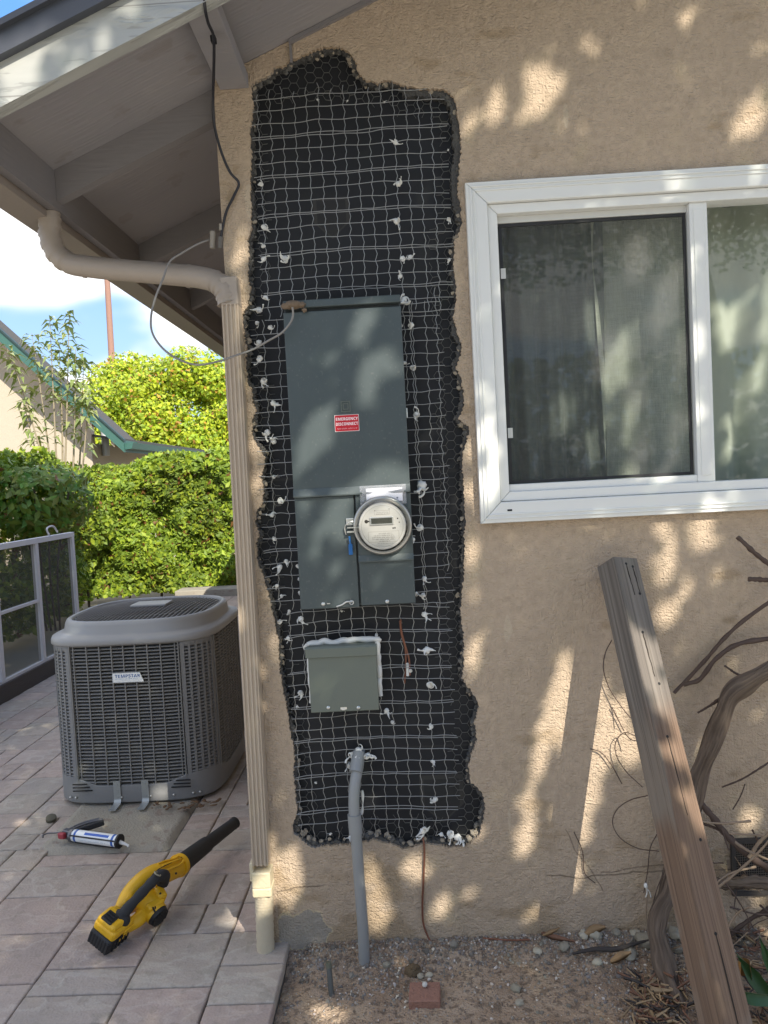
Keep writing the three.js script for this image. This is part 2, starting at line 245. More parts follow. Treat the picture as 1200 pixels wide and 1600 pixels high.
// ------------------------------------------------------------------ the house
const house = thing('house', 'beige stucco house with a broken open strip of wall and overhanging brown eaves', 'house');
{
  const outline = (x0, x1, o) => [[x0, -0.2], [x1, -0.2], [x1, eaveY(x1) - o], [x0, eaveY(x0) - o]];
  const win = [[WIN.x0 + 0.03, WIN.y0 + 0.03], [WIN.x0 + 0.03, WIN.y1 - 0.03], [WIN.x1 - 0.03, WIN.y1 - 0.03], [WIN.x1 - 0.03, WIN.y0 + 0.03]];
  const va = onZ(1148, 1318), vb = onZ(1244, 1390), vent = [[va.x, vb.y], [va.x, va.y], [vb.x, va.y], [vb.x, vb.y]], ventPath = () => new THREE.Path(vent.map(([x, y]) => new THREE.Vector2(x, y)));
  const face = shapeOf(outline(CORNER, 4.4, 0.002)); face.holes.push(ventPath());
  face.holes.push(new THREE.Path(ragged(holePts, 0.0045, 0.0032, () => 0, 5).map(([x, y]) => new THREE.Vector2(x, y))), new THREE.Path(win.map(([x, y]) => new THREE.Vector2(x, y))));
  part('stucco_wall', extr(face, 0.012, -0.012), M.stucco, house);
  const base = shapeOf(outline(CORNER + 0.001, 4.4, 0.01)); base.holes.push(ventPath());
  const ins = (x, y) => (x > 0.55 && y > 2.3 ? 0.018 : x > 0.5 && y > 1.6 && y < 2.0 ? 0.008 : 0.004) + 0.006 * fbm(x * 25, y * 25, 2, 256, 4);
  base.holes.push(new THREE.Path(ragged(holePts, 0.0045, 0.0042, ins, 8).map(([x, y]) => new THREE.Vector2(x, y))), new THREE.Path(win.map(([x, y]) => new THREE.Vector2(x, y))));
  part('base_coat', extr(base, 0.024, -0.0365), M.baseCoat, house);
  part('building_paper', grid(2, 2, (u, v) => ({ x: CORNER + 0.012 + u * 0.78, y: 0.1 + (1 - v) * 2.82, z: -0.037, u: u * 0.78 + 0.042, v: 0.4 + (1 - v) * 2.82 })), M.paper, house);
  part('side_wall', [span(CORNER + 0.002, CORNER + 0.16, -0.2, 2.75, -9, -0.0395)], M.stucco2, house);
  part('wall_frame', [span(CORNER + 0.17, WIN.x0 + 0.02, -0.2, 3.0, -0.16, -0.0405), span(WIN.x0 + 0.021, WIN.x1 - 0.02, -0.2, WIN.y0 + 0.03, -0.16, -0.0395), span(WIN.x0 + 0.021, WIN.x1 - 0.02, WIN.y1 - 0.03, 3.1, -0.16, -0.0395), span(WIN.x1 - 0.019, 4.4, -0.2, 3.4, -0.16, -0.0405)], M.joist, house);
  part('interior', [span(CORNER + 0.2, 4.4, -0.02, 0, -4, -0.17), span(CORNER + 0.2, 4.4, 2.5, 2.52, -4, -0.17), span(CORNER + 0.2, 4.4, 0.001, 2.499, -4.1, -4.001), span(4.401, 4.5, -0.1, 2.6, -4, -0.01)], M.room, house);
  // crumbs of render along the broken edge
  const R = rng(77), pale = [], dark = [];
  for (let i = 0; i < 520; i++) { const k = Math.floor(R() * holePts.length), a = holePts[k], b = holePts[(k + 1) % holePts.length], t = R(), x = mix(a[0], b[0], t), y = mix(a[1], b[1], t), low = y < 0.38; if (!low && R() < 0.25) continue;
    const r = (low ? 0.0075 : 0.0055) * (0.5 + R()), nx = (b[1] - a[1]), ny = -(b[0] - a[0]), L = Math.hypot(nx, ny), o = 0.004 + R() * (low ? 0.012 : 0.007); (R() < (low ? 0.7 : 0.3) ? pale : dark).push(lump(r * 1.15, i + 500, 0.42, i % 2, 1, 0.8, 0.7, true).rotateZ(i).translate(x + (nx / L) * o, y + (ny / L) * o, -0.012 - R() * 0.016)); }
  stuff(part('broken_render', pale, M.crumb, house)); stuff(part('broken_base_coat', dark, M.crumbDark, house));

  // roof: boards, rafters, fascia, barge board, gutter
  const th = Math.atan(SLOPE), roofBar = (x0, x1, up0, up1, z0, z1) => { const g = shapeOf([[x0, eaveY(x0) + up0], [x1, eaveY(x1) + up0], [x1, eaveY(x1) + up1], [x0, eaveY(x0) + up1]]); return extr(g, z1 - z0, z0); };
  const XE = -0.587;
  for (let i = 0, x = XE - 0.015; x < 4.2; i++) { const x1 = x + 0.6; part('soffit_board', roofBar(x + 0.0015, x1, 0, 0.016, -9, 0.418), M.soffit, house); x = x1; }
  part('roof', [roofBar(XE - 0.05, 4.4, 0.018, 0.05, -9, 0.47)], M.shingle, house);
  for (let z = -0.045; z > -8.6; z -= 0.76) part('rafter', roofBar(XE + 0.001, CORNER - 0.002, -0.098, -0.001, z - 0.04, z), M.trimWood, house);
  part('barge_board', roofBar(XE - 0.04, 4.4, -0.098, 0.062, 0.42, 0.46), M.barge, house, 'pale sunlit barge board with peeling paint');
  part('drip_edge', [roofBar(XE - 0.05, 4.4, 0.064, 0.08, 0.40, 0.5), roofBar(XE - 0.05, 4.4, 0.008, 0.064, 0.4615, 0.485)], M.drip, house);
  part('fascia', span(XE - 0.03, XE, 2.43, eaveY(XE) - 0.002, -9, 0.418), M.trimWood, house);
  part('lookout_block', span(-0.024, 0.066, eaveY(0) - 0.055, eaveY(-0.024) - 0.001, -0.03 + 0.032, 0.418, 0.003), M.soffit, house);
  part('frieze_strip', [extr(shapeOf([[0.2, eaveY(0.2) - 0.016], [4.2, eaveY(4.2) - 0.016], [4.2, eaveY(4.2) - 0.002], [0.2, eaveY(0.2) - 0.002]]), 0.012, 0.001), span(0.2, 0.208, eaveY(0.2) - 0.07, eaveY(0.2) - 0.017, 0.001, 0.009)], M.trimWood, house);
  const gx = XE - 0.032, gy = 2.405;                          // gutter: bottom, back, sloped front, end cap
  part('gutter', [extr(shapeOf([[gx - 0.1, gy], [gx, gy], [gx, gy + 0.1], [gx - 0.004, gy + 0.1], [gx - 0.004, gy + 0.004], [gx - 0.098, gy + 0.004], [gx - 0.128, gy + 0.09], [gx - 0.134, gy + 0.09]]), 9.4, -9), span(gx - 0.128, gx, gy + 0.001, gy + 0.088, 0.4005, 0.404)], M.gutter, house);

  // window
  const w = (a, b) => { const p = onZ(a, b, 0); return [p.x, p.y]; };
  const ring = (x0, x1, y0, y1, t, z0, z1, bev, name, parent, m = M.vinyl) => {
    const sides = [[[x0, y1], [x1, y1], [x1 - t, y1 - t], [x0 + t, y1 - t]], [[x0, y0], [x0 + t, y0 + t], [x1 - t, y0 + t], [x1, y0]], [[x0, y0], [x0, y1], [x0 + t, y1 - t], [x0 + t, y0 + t]], [[x1, y0], [x1 - t, y0 + t], [x1 - t, y1 - t], [x1, y1]]];
    for (const s of sides) { const cx = s.reduce((a, p) => a + p[0], 0) / 4, cy = s.reduce((a, p) => a + p[1], 0) / 4; const q = s.map(([x, y]) => [x + Math.sign(cx - x) * 0.0003, y + Math.sign(cy - y) * 0.0003]); part(name, extr(shapeOf(THREE.ShapeUtils.area(q.map(([x, y]) => ({ x, y }))) < 0 ? q.reverse() : q), z1 - z0, z0, bev), m, parent); }
  };
  const win0 = new THREE.Group(); win0.name = 'window'; house.add(win0); win0.userData.label = 'white sliding window with an insect screen on its left half';
  ring(WIN.x0, WIN.x1, WIN.y0, WIN.y1, 0.066, 0.002, 0.03, 0.004, 'casing', win0);
  ring(WIN.x0 + 0.012, WIN.x1 - 0.012, WIN.y0 + 0.012, WIN.y1 - 0.012, 0.006, 0.028, 0.034, 0.002, 'casing_bead', win0);
  ring(WIN.x0 + 0.024, WIN.x1 - 0.024, WIN.y0 + 0.024, WIN.y1 - 0.024, 0.006, 0.028, 0.0335, 0.002, 'casing_bead', win0);
  ring(WIN.x0 + 0.0665, WIN.x1 - 0.0665, WIN.y0 + 0.0665, WIN.y1 - 0.0665, 0.03, -0.05, 0.016, 0.003, 'frame', win0);
  const a = onZ(783, 345), b = onZ(1090, 745), mx0 = onZ(1075, 320).x, mx1 = onZ(1103, 320).x;
  const ix0 = WIN.x0 + 0.097, iy0 = WIN.y0 + 0.097, iy1 = WIN.y1 - 0.097;
  part('head_track', span(ix0, mx0, iy1 - 0.02, iy1 + 0.001, -0.045, -0.012, 0.002), M.vinylIn, win0);
  part('sill_track', span(ix0, mx0, iy0 - 0.001, iy0 + 0.022, -0.045, 0.004, 0.002), M.vinyl, win0);
  part('mullion', [span(mx0, mx1, iy0 - 0.001, iy1 + 0.001, -0.05, 0.008, 0.003), span(mx0 + 0.012, mx1 - 0.012, iy0 + 0.02, iy1 - 0.02, 0.006, 0.0105, 0.0015)], M.vinyl, win0);
  const sx0 = ix0 + 0.006, sx1 = mx0 - 0.004, sy0 = iy0 + 0.024, sy1 = iy1 - 0.022, scr = new THREE.Group(); scr.name = 'screen'; win0.add(scr);
  const fz = -0.014;
  ringTo(scr, sx0, sx1, sy0, sy1, 0.009, fz - 0.006, fz);
  const weave = texture(512, 512, (u, v) => { const n = fbm(u * 160, v * 12, 3, 160, 91) * 0.5 + fbm(u * 12, v * 160, 3, 12, 93) * 0.5; return 0.3 + (n - 0.5) * 0.5; }, { srgb: false, sx: 0.35, sy: 0.35 });
  part('screen_mesh', uvBox(new THREE.PlaneGeometry(sx1 - sx0 - 0.01, sy1 - sy0 - 0.01).translate((sx0 + sx1) / 2, (sy0 + sy1) / 2, fz - 0.003)), mat(0.13, 0.13, 0.125, 0.6, { alphaMap: weave, transparent: true }), scr);
  for (const yy of [a.y - 0.16, b.y + 0.17]) part('pull_tab', span(sx0 + 0.0005, sx0 + 0.016, yy - 0.016, yy + 0.016, fz + 0.0005, fz + 0.003), M.vinylIn, scr);
  part('pane', new THREE.PlaneGeometry(mx0 - ix0 + 0.02, iy1 - iy0).translate((mx0 + ix0) / 2, (iy0 + iy1) / 2, -0.04), M.glass, win0);
  part('pane', new THREE.PlaneGeometry(WIN.x1 - 0.097 - mx1 + 0.01, iy1 - iy0).translate((mx1 + WIN.x1 - 0.097) / 2, (iy0 + iy1) / 2, -0.022), M.glass, win0);
  function ringTo(parent, x0, x1, y0, y1, t, z0, z1) { for (const q of [[x0, x1, y1 - t, y1], [x0, x1, y0, y0 + t], [x0, x0 + t, y0 + t, y1 - t], [x1 - t, x1, y0 + t, y1 - t]]) part('screen_frame', span(...q, z0, z1), M.gasket, parent); }
  part('weep_slot', span(WIN.x0 + 0.085, WIN.x0 + 0.1, WIN.y0 + 0.036, WIN.y0 + 0.042, 0.0295, 0.0305), M.black, win0);
}
{ // curtains hanging inside
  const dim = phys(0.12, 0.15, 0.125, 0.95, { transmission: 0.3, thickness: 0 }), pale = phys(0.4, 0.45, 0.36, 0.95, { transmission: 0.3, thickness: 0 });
  const mk = (x0, x1, seed, label, amp, pinch, cloth) => { const g = grid(110, 60, (u, v) => { const y = 2.36 - v * 1.2, k = 1 - pinch * Math.pow(v, 1.4), uu = 0.5 + (u - 0.5) * k; const x = mix(x0, x1, uu) + 0.03 * pinch * v; const ph = u * 34 + seed + 1.6 * fbm(u * 5 + seed, v * 1.3, 2); return { x, y, z: -0.2 + amp * (Math.sin(ph) + 0.4 * Math.sin(ph * 2.3 + 1)) * (0.6 + 0.4 * v) + 0.02 * fbm(u * 6, v * 4, 2), u: u * 2, v: v * 2 }; }); return single('curtain', g, cloth, label, 'curtain'); };
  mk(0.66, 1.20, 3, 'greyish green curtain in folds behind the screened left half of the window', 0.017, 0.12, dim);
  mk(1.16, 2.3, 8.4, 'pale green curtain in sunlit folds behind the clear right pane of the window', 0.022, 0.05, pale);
}

// ------------------------------------------------------------------ wire in the hole
M.wire = mat(0.4, 0.4, 0.39, 0.4, { metalness: 0.65 });
M.netting = mat(0.15, 0.147, 0.138, 0.5, { metalness: 0.45 });
M.white = mat(0.72, 0.71, 0.67, 0.55);
{ // hexagonal netting, seen along both sides of the hole and at its top
  const R = rng(21), geos = [], a = 0.0172, W = a * 3, H = a * Math.sqrt(3), seen = new Set(), z0 = -0.031;
  const bend = (x, y) => V(x + 0.006 * (fbm(x * 14, y * 14, 2, 256, 3) - 0.5) * 2, y + 0.007 * (fbm(x * 14 + 40, y * 14, 2, 256, 5) - 0.5) * 2, z0 + 0.006 * fbm(x * 20, y * 20, 2, 256, 6));
  const keep = (x, y) => { if (!insideHole(x, y)) return false; const e = holeEdge(x, y); const rim = x < 0.32 ? 0.055 : 0.08; return e < rim + 0.05 * (fbm(x * 11, y * 11, 2, 256, 9) - 0.55) || (y > 2.7 && x < 0.42); };
  for (let j = -2; j < 190; j++) for (let i = -2; i < 32; i++) {
    const cx = i * W + 0.0, cy = 0.12 + j * H / 2 * 2 / 2; const ox = j % 2 ? W / 2 : 0;
    const c = [cx + ox, 0.1 + j * H / 2], corner = (k) => [c[0] + a * Math.cos((k * Math.PI) / 3), c[1] + a * Math.sin((k * Math.PI) / 3)];
    for (let k = 0; k < 6; k++) { const p = corner(k), q = corner((k + 1) % 6), mx = (p[0] + q[0]) / 2, my = (p[1] + q[1]) / 2, key = Math.round(mx * 3000) + ',' + Math.round(my * 3000); if (seen.has(key)) continue; seen.add(key); if (!keep(mx, my) || R() < 0.05) continue; const hor = k === 1 || k === 4; geos.push(rod(bend(...p), bend(...q), hor ? 0.0011 : 0.0008, undefined, 4)); }
  }
  single('wire_netting', geos, M.netting, 'thin grey hexagonal wire netting showing at the ragged rim of the wall opening', 'wire netting');
}
const dabAt = (px, py, z = -0.006) => onZ(px, py, z);
function squiggle(p, size, seed, n = 3) {                      // a squeezed dab of sealant: curls and a blob
  const R = rng(seed), g = [];
  for (let k = 0; k < n; k++) { const pts = [p.clone()]; let d = V(R() - 0.5, R() - 0.75, R() * 0.4).normalize(), turn = (R() - 0.5) * 2.2; for (let i = 0; i < 5; i++) { d.applyAxisAngle(V(0, 0, 1), turn).add(V((R() - 0.5) * 0.5, (R() - 0.5) * 0.5, (R() - 0.45) * 0.4)).normalize(); pts.push(pts[i].clone().addScaledVector(d, size * (0.17 + R() * 0.2))); } const r0 = size * (0.17 + R() * 0.13); g.push(tube(pts, (t) => r0 * (0.75 + 0.4 * Math.sin(t * 5 + k)) * (1 - t * 0.45), { sides: 6, seg: 12 })); }
  g.push(lump(size * 0.42, seed + 1, 0.2, 2, 1, 1, 0.7).translate(p.x, p.y, p.z + 0.002));
  return g;
}
const ZW = -0.012;                                             // the welded mesh lies just inside the face of the wall
function wireSheet(label, { x0, x1, y0, y1, vx = [], hy = [], bow = 0, seed = 1, crimp = 0.0028, z = ZW, end = 0.012 }) {
  const t = thing('wire_mesh', label, 'wire mesh', 'welded wire mesh pieces filling the wall opening'); const R = rng(seed);
  for (const [x, dbl, ya = y0, yb = y1] of vx) for (const o of dbl ? [-0.0035, 0.0035] : [0]) { const pts = []; const n = Math.max(4, Math.round((yb - ya) / 0.02)); for (let i = 0; i <= n; i++) { const y = mix(ya, yb, i / n); pts.push(V(x + o + (i % 2 ? crimp : -crimp) * (0.4 + R()) + 0.004 * (fbm(x * 9, y * 5, 2, 256, seed) - 0.5), y, z - 0.0012 + 0.016 * fbm(x * 7, y * 7, 2, 256, seed + 2))); } part('wire', tube(pts, 0.00112, { sides: 5, seg: n * 2 }), M.wire, t); }
  for (const [y, dbl, xa = x0, xb = x1] of hy) for (const o of dbl ? [-0.0035, 0.0035] : [0]) { const pts = [], ra = xa - R() * end, rb = xb + R() * end, n = Math.max(4, Math.round((rb - ra) / 0.04)); for (let i = 0; i <= n; i++) { const x = mix(ra, rb, i / n), s = (x - x0) / (x1 - x0); pts.push(V(x, y + o + bow * Math.sin(s * Math.PI * 0.9 + 0.2) + 0.009 * (fbm(x * 6, y * 8, 2, 256, seed + 4) - 0.5) + (R() - 0.5) * 0.0045, z + 0.0012 + 0.016 * fbm(x * 7, y * 7, 2, 256, seed + 2))); } part('wire', tube(pts, 0.00118, { sides: 5, seg: n * 3 }), M.wire, t); }
  return t;
}
const steps = (a, b, d, f) => { const o = []; for (let i = 0, v = a; v <= b + 1e-6; i++, v = a + d * i) o.push([v, f ? f(i) : false]); return o; };
const CELL = 0.0388;
const upX0 = onZ(410, 300, ZW).x, upTop = onZ(540, 140, ZW).y, upBot = 2.035;
const sheetUp = wireSheet('square wire mesh across the dark opening above the grey meter cabinet', { x0: upX0 - 0.012, x1: onZ(700, 300, ZW).x, y0: upBot, y1: upTop, vx: steps(upX0, upX0 + CELL * 14.2, CELL).map(([x], i) => [x, false, upBot - (i < 1 || i > 12 ? 0.01 : 0), upTop - (i > 12 ? 0.05 : 0) + 0.01 * ((i * 7) % 3)]), hy: steps(upTop - 0.02, upTop + 0.001, 1).concat([...Array(17).keys()].map((i) => [upTop - 0.055 - i * 0.0405, i % 3 === 2])), seed: 31, bow: 0.004 });
const lx0 = onZ(411, 600, ZW).x;
const sheetLeft = wireSheet('narrow strip of square wire mesh left of the grey meter cabinet', { x0: onZ(398, 600, ZW).x, x1: 0.146, y0: 1.1, y1: 2.03, vx: [[lx0 + 0.012, false], [lx0 + 0.058, false]], hy: steps(1.13, 2.02, 0.0405, (i) => i % 9 === 4), seed: 33, end: 0.006 });
const rx = (a, b) => onZ(a, b, ZW).x;
const sheetRight = wireSheet('narrow strip of square wire mesh with doubled upright wires right of the cabinet', { x0: 0.5, x1: rx(692, 700), y0: 1.08, y1: 2.06, vx: [[rx(631, 500), false, 1.75, 2.05], [rx(650, 650), true], [rx(672, 650), false], [rx(689, 650), false, 1.2, 2.1]], hy: steps(1.1, 2.06, 0.0398, (i) => false), seed: 37, end: 0.02 });
const sheetLow = wireSheet('square wire mesh below the cabinet, bowed and running down to the conduit', { x0: onZ(452, 1000, ZW).x, x1: onZ(712, 1200, ZW).x, y0: 0.335, y1: 1.1, vx: steps(0.095, 0.6, CELL * 1.03).map(([x]) => [x, false]), hy: [...Array(20).keys()].map((i) => [1.085 - i * 0.0388, i % 3 === 2]).filter(([y]) => y > 0.35), seed: 41, bow: 0.012 });
{ // sealant dabs stuck to the wires
  const put = (sheet, list, seed) => list.forEach(([px, py, s], i) => part('sealant_dab', squiggle(dabAt(px, py), (s ?? 1) * (0.014 + 0.007 * ((i * 37) % 10) / 9), seed + i * 7, s > 1.4 ? 5 : 3), M.white, sheet));
  put(sheetUp, [[407, 288], [412, 355], [411, 385, 0.8], [446, 405, 1.5], [412, 405, 0.9], [618, 223], [622, 288, 1.3], [620, 346, 1.1], [701, 343, 0.8], [702, 406, 0.7], [700, 235, 0.4], [496, 156, 0.35], [543, 158, 0.35], [601, 160, 0.4]], 100);
  put(sheetLeft, [[415, 465, 1.3], [405, 485, 1.2], [402, 505, 0.9], [422, 512, 1.1], [405, 535], [405, 562, 1.1], [412, 597, 1.5], [427, 630, 1], [418, 676, 1.3], [428, 690, 1.2], [428, 745], [438, 783, 1.1], [425, 805, 0.9], [428, 842, 0.9], [447, 877, 0.8], [437, 886, 1.2], [433, 915, 0.9], [440, 931, 0.6]], 300);
  put(sheetRight, [[629, 404, 1.3], [641, 402, 0.9], [625, 432, 0.9], [631, 470, 1.6], [643, 508, 0.9], [646, 575, 1.1], [650, 648, 1.4], [659, 758, 1.7], [657, 824, 1.2], [663, 904, 1.1], [661, 930, 1.3], [645, 843, 0.9], [650, 927, 0.8], [627, 510, 0.7], [632, 567, 0.6]], 500);
  put(sheetLow, [[452, 955, 0.9], [437, 972, 0.9], [470, 967, 1.3], [450, 997, 1], [470, 1083, 1.1], [464, 1104, 0.5], [663, 960, 1.3], [667, 1016, 1.3], [671, 1070, 1.3], [674, 1135, 1], [677, 1190, 1], [680, 1248, 1], [661, 1298, 1.5], [715, 1308, 1.9], [704, 1302, 1.3], [690, 1304, 0.8], [641, 1048, 0.9], [604, 1110, 0.9], [613, 1128, 0.7], [588, 993, 0.7], [516, 1303, 0.6], [548, 1308, 0.9], [493, 1223, 0.4], [534, 955, 0.5]], 700);
}

function smallPrint(c, x, y, w, h, ink, seed) {               // a line of print too small to read in the photograph
  const R = rng(seed * 91); c.fillStyle = ink; let u = x; while (u < x + w) { const n = 2 + Math.floor(R() * 6); for (let i = 0; i < n && u < x + w; i++) { const k = h * (0.55 + R() * 0.45); c.fillRect(u, y + h - k, Math.max(2, h * 0.16), k); if (R() < 0.7) c.fillRect(u, y + h * (R() < 0.5 ? 0.15 : 0.85), h * 0.45, Math.max(2, h * 0.16)); u += h * 0.62; } u += h * 0.5; }
}
// ------------------------------------------------------------------ the grey meter cabinet
const dustMap = texture(512, 512, (u, v) => { const n = fbm(u * 6, v * 4, 5, 1, 161), s = sstep(0.6, 0.75, fbm(u * 30, v * 8, 4, 1, 163)), k = sstep(0.8, 0.88, vnP(u * 130, v * 130, 130, 130, 165)); let c = mix3([0.052, 0.069, 0.071], [0.066, 0.083, 0.085], n); c = mix3(c, [0.13, 0.135, 0.125], s * 0.22); return mix3(c, [0.16, 0.16, 0.15], k * 0.25); }, { sx: 0.7, sy: 1 });
M.cabinet = mat(1, 1, 1, 0.44, { map: dustMap, bumpMap: roughBump, bumpScale: 0.00012 });
M.cabinetDark = mat(0.02, 0.025, 0.027, 0.6);
M.boxGrey = mat(0.135, 0.152, 0.125, 0.5, { bumpMap: roughBump, bumpScale: 0.00015 });
M.chrome = mat(0.6, 0.6, 0.58, 0.3, { metalness: 0.85 });
{
  const t = thing('meter_cabinet', 'tall blue grey metal meter cabinet set in the meshed opening', 'electrical cabinet');
  const x0 = 0.143, x1 = 0.505, y0 = 1.111, y1 = 2.062, zf = 0.075;
  part('enclosure', [span(x0 + 0.002, x1 - 0.002, y0 + 0.004, y1, -0.036, 0.058, 0.003), span(x0 + 0.001, x1 - 0.001, y1 - 0.0215, y1 + 0.002, 0.0585, 0.082, 0.003)], M.cabinet, t);
  part('door_gap', span(x0 + 0.006, x1 - 0.006, y0 + 0.01, y1 - 0.022, 0.058, 0.0645), M.cabinetDark, t);
  const ys = onZ(460, 772, zf).y, xs = onZ(555, 800, zf).x;      // where the upper cover ends; the gap between the lower covers
  const door = part('upper_door', [span(x0, x1, ys - 0.001, 2.0305, 0.065, zf, 0.003), extr(shapeOf([[0, 0], [0.001, 0.0245], [0.0045, 0.026], [0.014, 0.004], [0.013, 0]].map(([a, b]) => [a, b])), x1 - x0, 0).rotateY(-Math.PI / 2).translate(x1, ys - 0.012, 0).applyMatrix4(new THREE.Matrix4().makeTranslation(0, 0, zf - 0.0025))], M.cabinet, t);
  part('side_latch', [span(x1 - 0.0005, x1 + 0.004, 1.69, 1.72, 0.058, 0.072, 0.001)], M.chrome, t);
  part('lower_left_cover', span(x0 + 0.0015, xs - 0.003, y0, ys - 0.012, 0.065, zf - 0.001, 0.003), M.cabinet, t);
  const ym = onZ(600, 876, zf).y;
  part('meter_cover', [span(xs + 0.0025, x1, ym, ys - 0.0125, 0.065, zf + 0.001, 0.003), extr(shapeOf([[0, 0], [0.001, 0.02], [0.004, 0.022], [0.011, 0.004], [0.01, 0]]), x1 - xs - 0.0025, 0).rotateY(-Math.PI / 2).translate(x1, ym - 0.002, zf - 0.0015)], M.cabinet, t);
  part('lower_right_cover', span(xs + 0.003, x1 - 0.0005, y0 + 0.004, ym - 0.0015, 0.065, zf - 0.001, 0.003), M.cabinet, t);
  const eb = onZ(540, 635, zf), emb = (w, h) => { const q = 0.0022; return [span(eb.x - w, eb.x + w, eb.y + h - q, eb.y + h, zf - 0.001, zf + 0.0026), span(eb.x - w, eb.x + w, eb.y - h, eb.y - h + q, zf - 0.001, zf + 0.0026), span(eb.x - w, eb.x - w + q, eb.y - h + q, eb.y + h - q, zf - 0.001, zf + 0.0026), span(eb.x + w - q, eb.x + w, eb.y - h + q, eb.y + h - q, zf - 0.001, zf + 0.0026)]; };
  part('embossed_emblem', [...emb(0.0145, 0.0165), ...emb(0.0085, 0.0095)], M.boxGrey, t);
  const lab = canvasTex(384, 256, (c, w, h) => { c.fillStyle = '#d8d0cc'; c.fillRect(0, 0, w, h); c.fillStyle = '#c01226'; c.beginPath(); c.roundRect(7, 7, w - 14, h - 14, 16); c.fill(); c.fillStyle = '#f6eeee'; c.textAlign = 'center'; c.font = 'bold 62px sans-serif'; c.fillText('EMERGENCY', w / 2, 86, w - 34); c.fillText('DISCONNECT', w / 2, 162, w - 34); smallPrint(c, 40, 200, w - 80, 20, '#f0d8d8', 3); });
  const lp = onZ(542, 661, zf);
  part('warning_label', [new RoundedBoxGeometry(0.076, 0.052, 0.001, 1, 0.0004).translate(0, 0, 0.0004), new THREE.PlaneGeometry(0.0755, 0.0515).translate(0, 0, 0.0012)].slice(1).map((g) => g.translate(lp.x, lp.y, zf)), mat(1, 1, 1, 0.5, { map: lab }), t);
  const screw = (px, py, z) => { const p = onZ(px, py, z); return part('screw', [new THREE.SphereGeometry(0.0065, 12, 6, 0, 6.3, 0, 1.4).rotateX(Math.PI / 2).scale(1, 1, 0.6).translate(p.x, p.y, z - 0.001)], M.chrome, t); };
  screw(505, 944, zf); screw(605, 940, zf);
  const hp = onZ(546, 824, 0.085);
  part('hasp', [span(hp.x - 0.006, hp.x + 0.03, hp.y - 0.002, hp.y + 0.001, 0.076, 0.1), span(hp.x - 0.01, hp.x + 0.014, hp.y + 0.006, hp.y + 0.028, 0.075, 0.081, 0.002), tube([V(hp.x - 0.012, hp.y - 0.022, 0.08), V(hp.x - 0.014, hp.y, 0.086), V(hp.x - 0.004, hp.y + 0.014, 0.094), V(hp.x + 0.012, hp.y + 0.018, 0.092), V(hp.x + 0.02, hp.y + 0.006, 0.088)], 0.0018, { sides: 6 }), span(hp.x - 0.008, hp.x + 0.022, hp.y - 0.016, hp.y - 0.011, 0.076, 0.095)], M.chrome, t);
  const bt = onZ(548, 858, 0.085);
  part('seal_tag', [span(bt.x - 0.0065, bt.x + 0.0065, bt.y - 0.018, bt.y + 0.016, 0.079, 0.09, 0.003), tube([V(bt.x, bt.y + 0.014, 0.085), V(bt.x - 0.002, bt.y + 0.04, 0.088)], 0.003, { sides: 6 })], phys(0.03, 0.16, 0.45, 0.3, { transmission: 0.2, thickness: 0.01, ior: 1.4 }), t, 'blue plastic seal tag');
  const lt = onZ(541, 943, zf);
  part('lower_hasp', [tube([V(lt.x - 0.03, lt.y - 0.008, zf + 0.003), V(lt.x - 0.012, lt.y - 0.002, zf + 0.006), V(lt.x + 0.002, lt.y + 0.006, zf + 0.005), V(lt.x + 0.02, lt.y + 0.005, zf + 0.004)], 0.0028, { sides: 6 }), new THREE.TorusGeometry(0.006, 0.002, 6, 14).translate(lt.x + 0.017, lt.y + 0.003, zf + 0.003), span(lt.x - 0.06, lt.x - 0.05, lt.y + 0.001, lt.y + 0.004, zf - 0.0005, zf + 0.002)], M.chrome, t);
  const edge = []; for (const [px, py, s] of [[466, 885, 0.9], [468, 905, 0.8], [470, 925, 0.8]]) edge.push(...squiggle(onZ(px, py, 0.03), 0.014 * s, px + py)); part('edge_sealant', edge, M.white, t);
  settle(t, V(0.324, 1.111, 0));

  // clear plastic sleeve with a white card above the meter
  const a = onZ(563, 760, 0.088), b = onZ(634, 787, 0.088), cx = (a.x + b.x) / 2, cy = (a.y + b.y) / 2 + 0.001;
  const pl = thing('document_sleeve', 'crinkled clear plastic sleeve with white card taped above the round meter', 'plastic sleeve', null, V(cx, cy, 0.079));
  part('card', grid(10, 4, (u, v) => ({ x: (u - 0.5) * 0.112 + 0.004, y: (0.5 - v) * 0.042, z: 0.006 + 0.002 * Math.sin(u * 4), u, v: 1 - v })), mat(1, 1, 1, 0.6, { map: canvasTex(256, 96, (c, w, h) => { c.fillStyle = '#f4f3f0'; c.fillRect(0, 0, w, h); c.fillStyle = '#3b3a40'; for (const x of [30, 88, 128, 160, 218]) { c.beginPath(); c.ellipse(x, 74, 7, 6, 0, 0, 7); c.fill(); } }) }), pl);
  part('clear_film', [grid(24, 10, (u, v) => ({ x: (u - 0.5) * 0.142, y: (0.5 - v) * 0.06, z: 0.009 + 0.004 * fbm(u * 7, v * 5, 3, 256, 4) - (Math.abs(u - 0.5) > 0.42 ? 0.004 : 0), u, v }))], phys(0.95, 0.95, 1, 0.12, { transmission: 0.8, thickness: 0, ior: 1.45 }), pl);
}
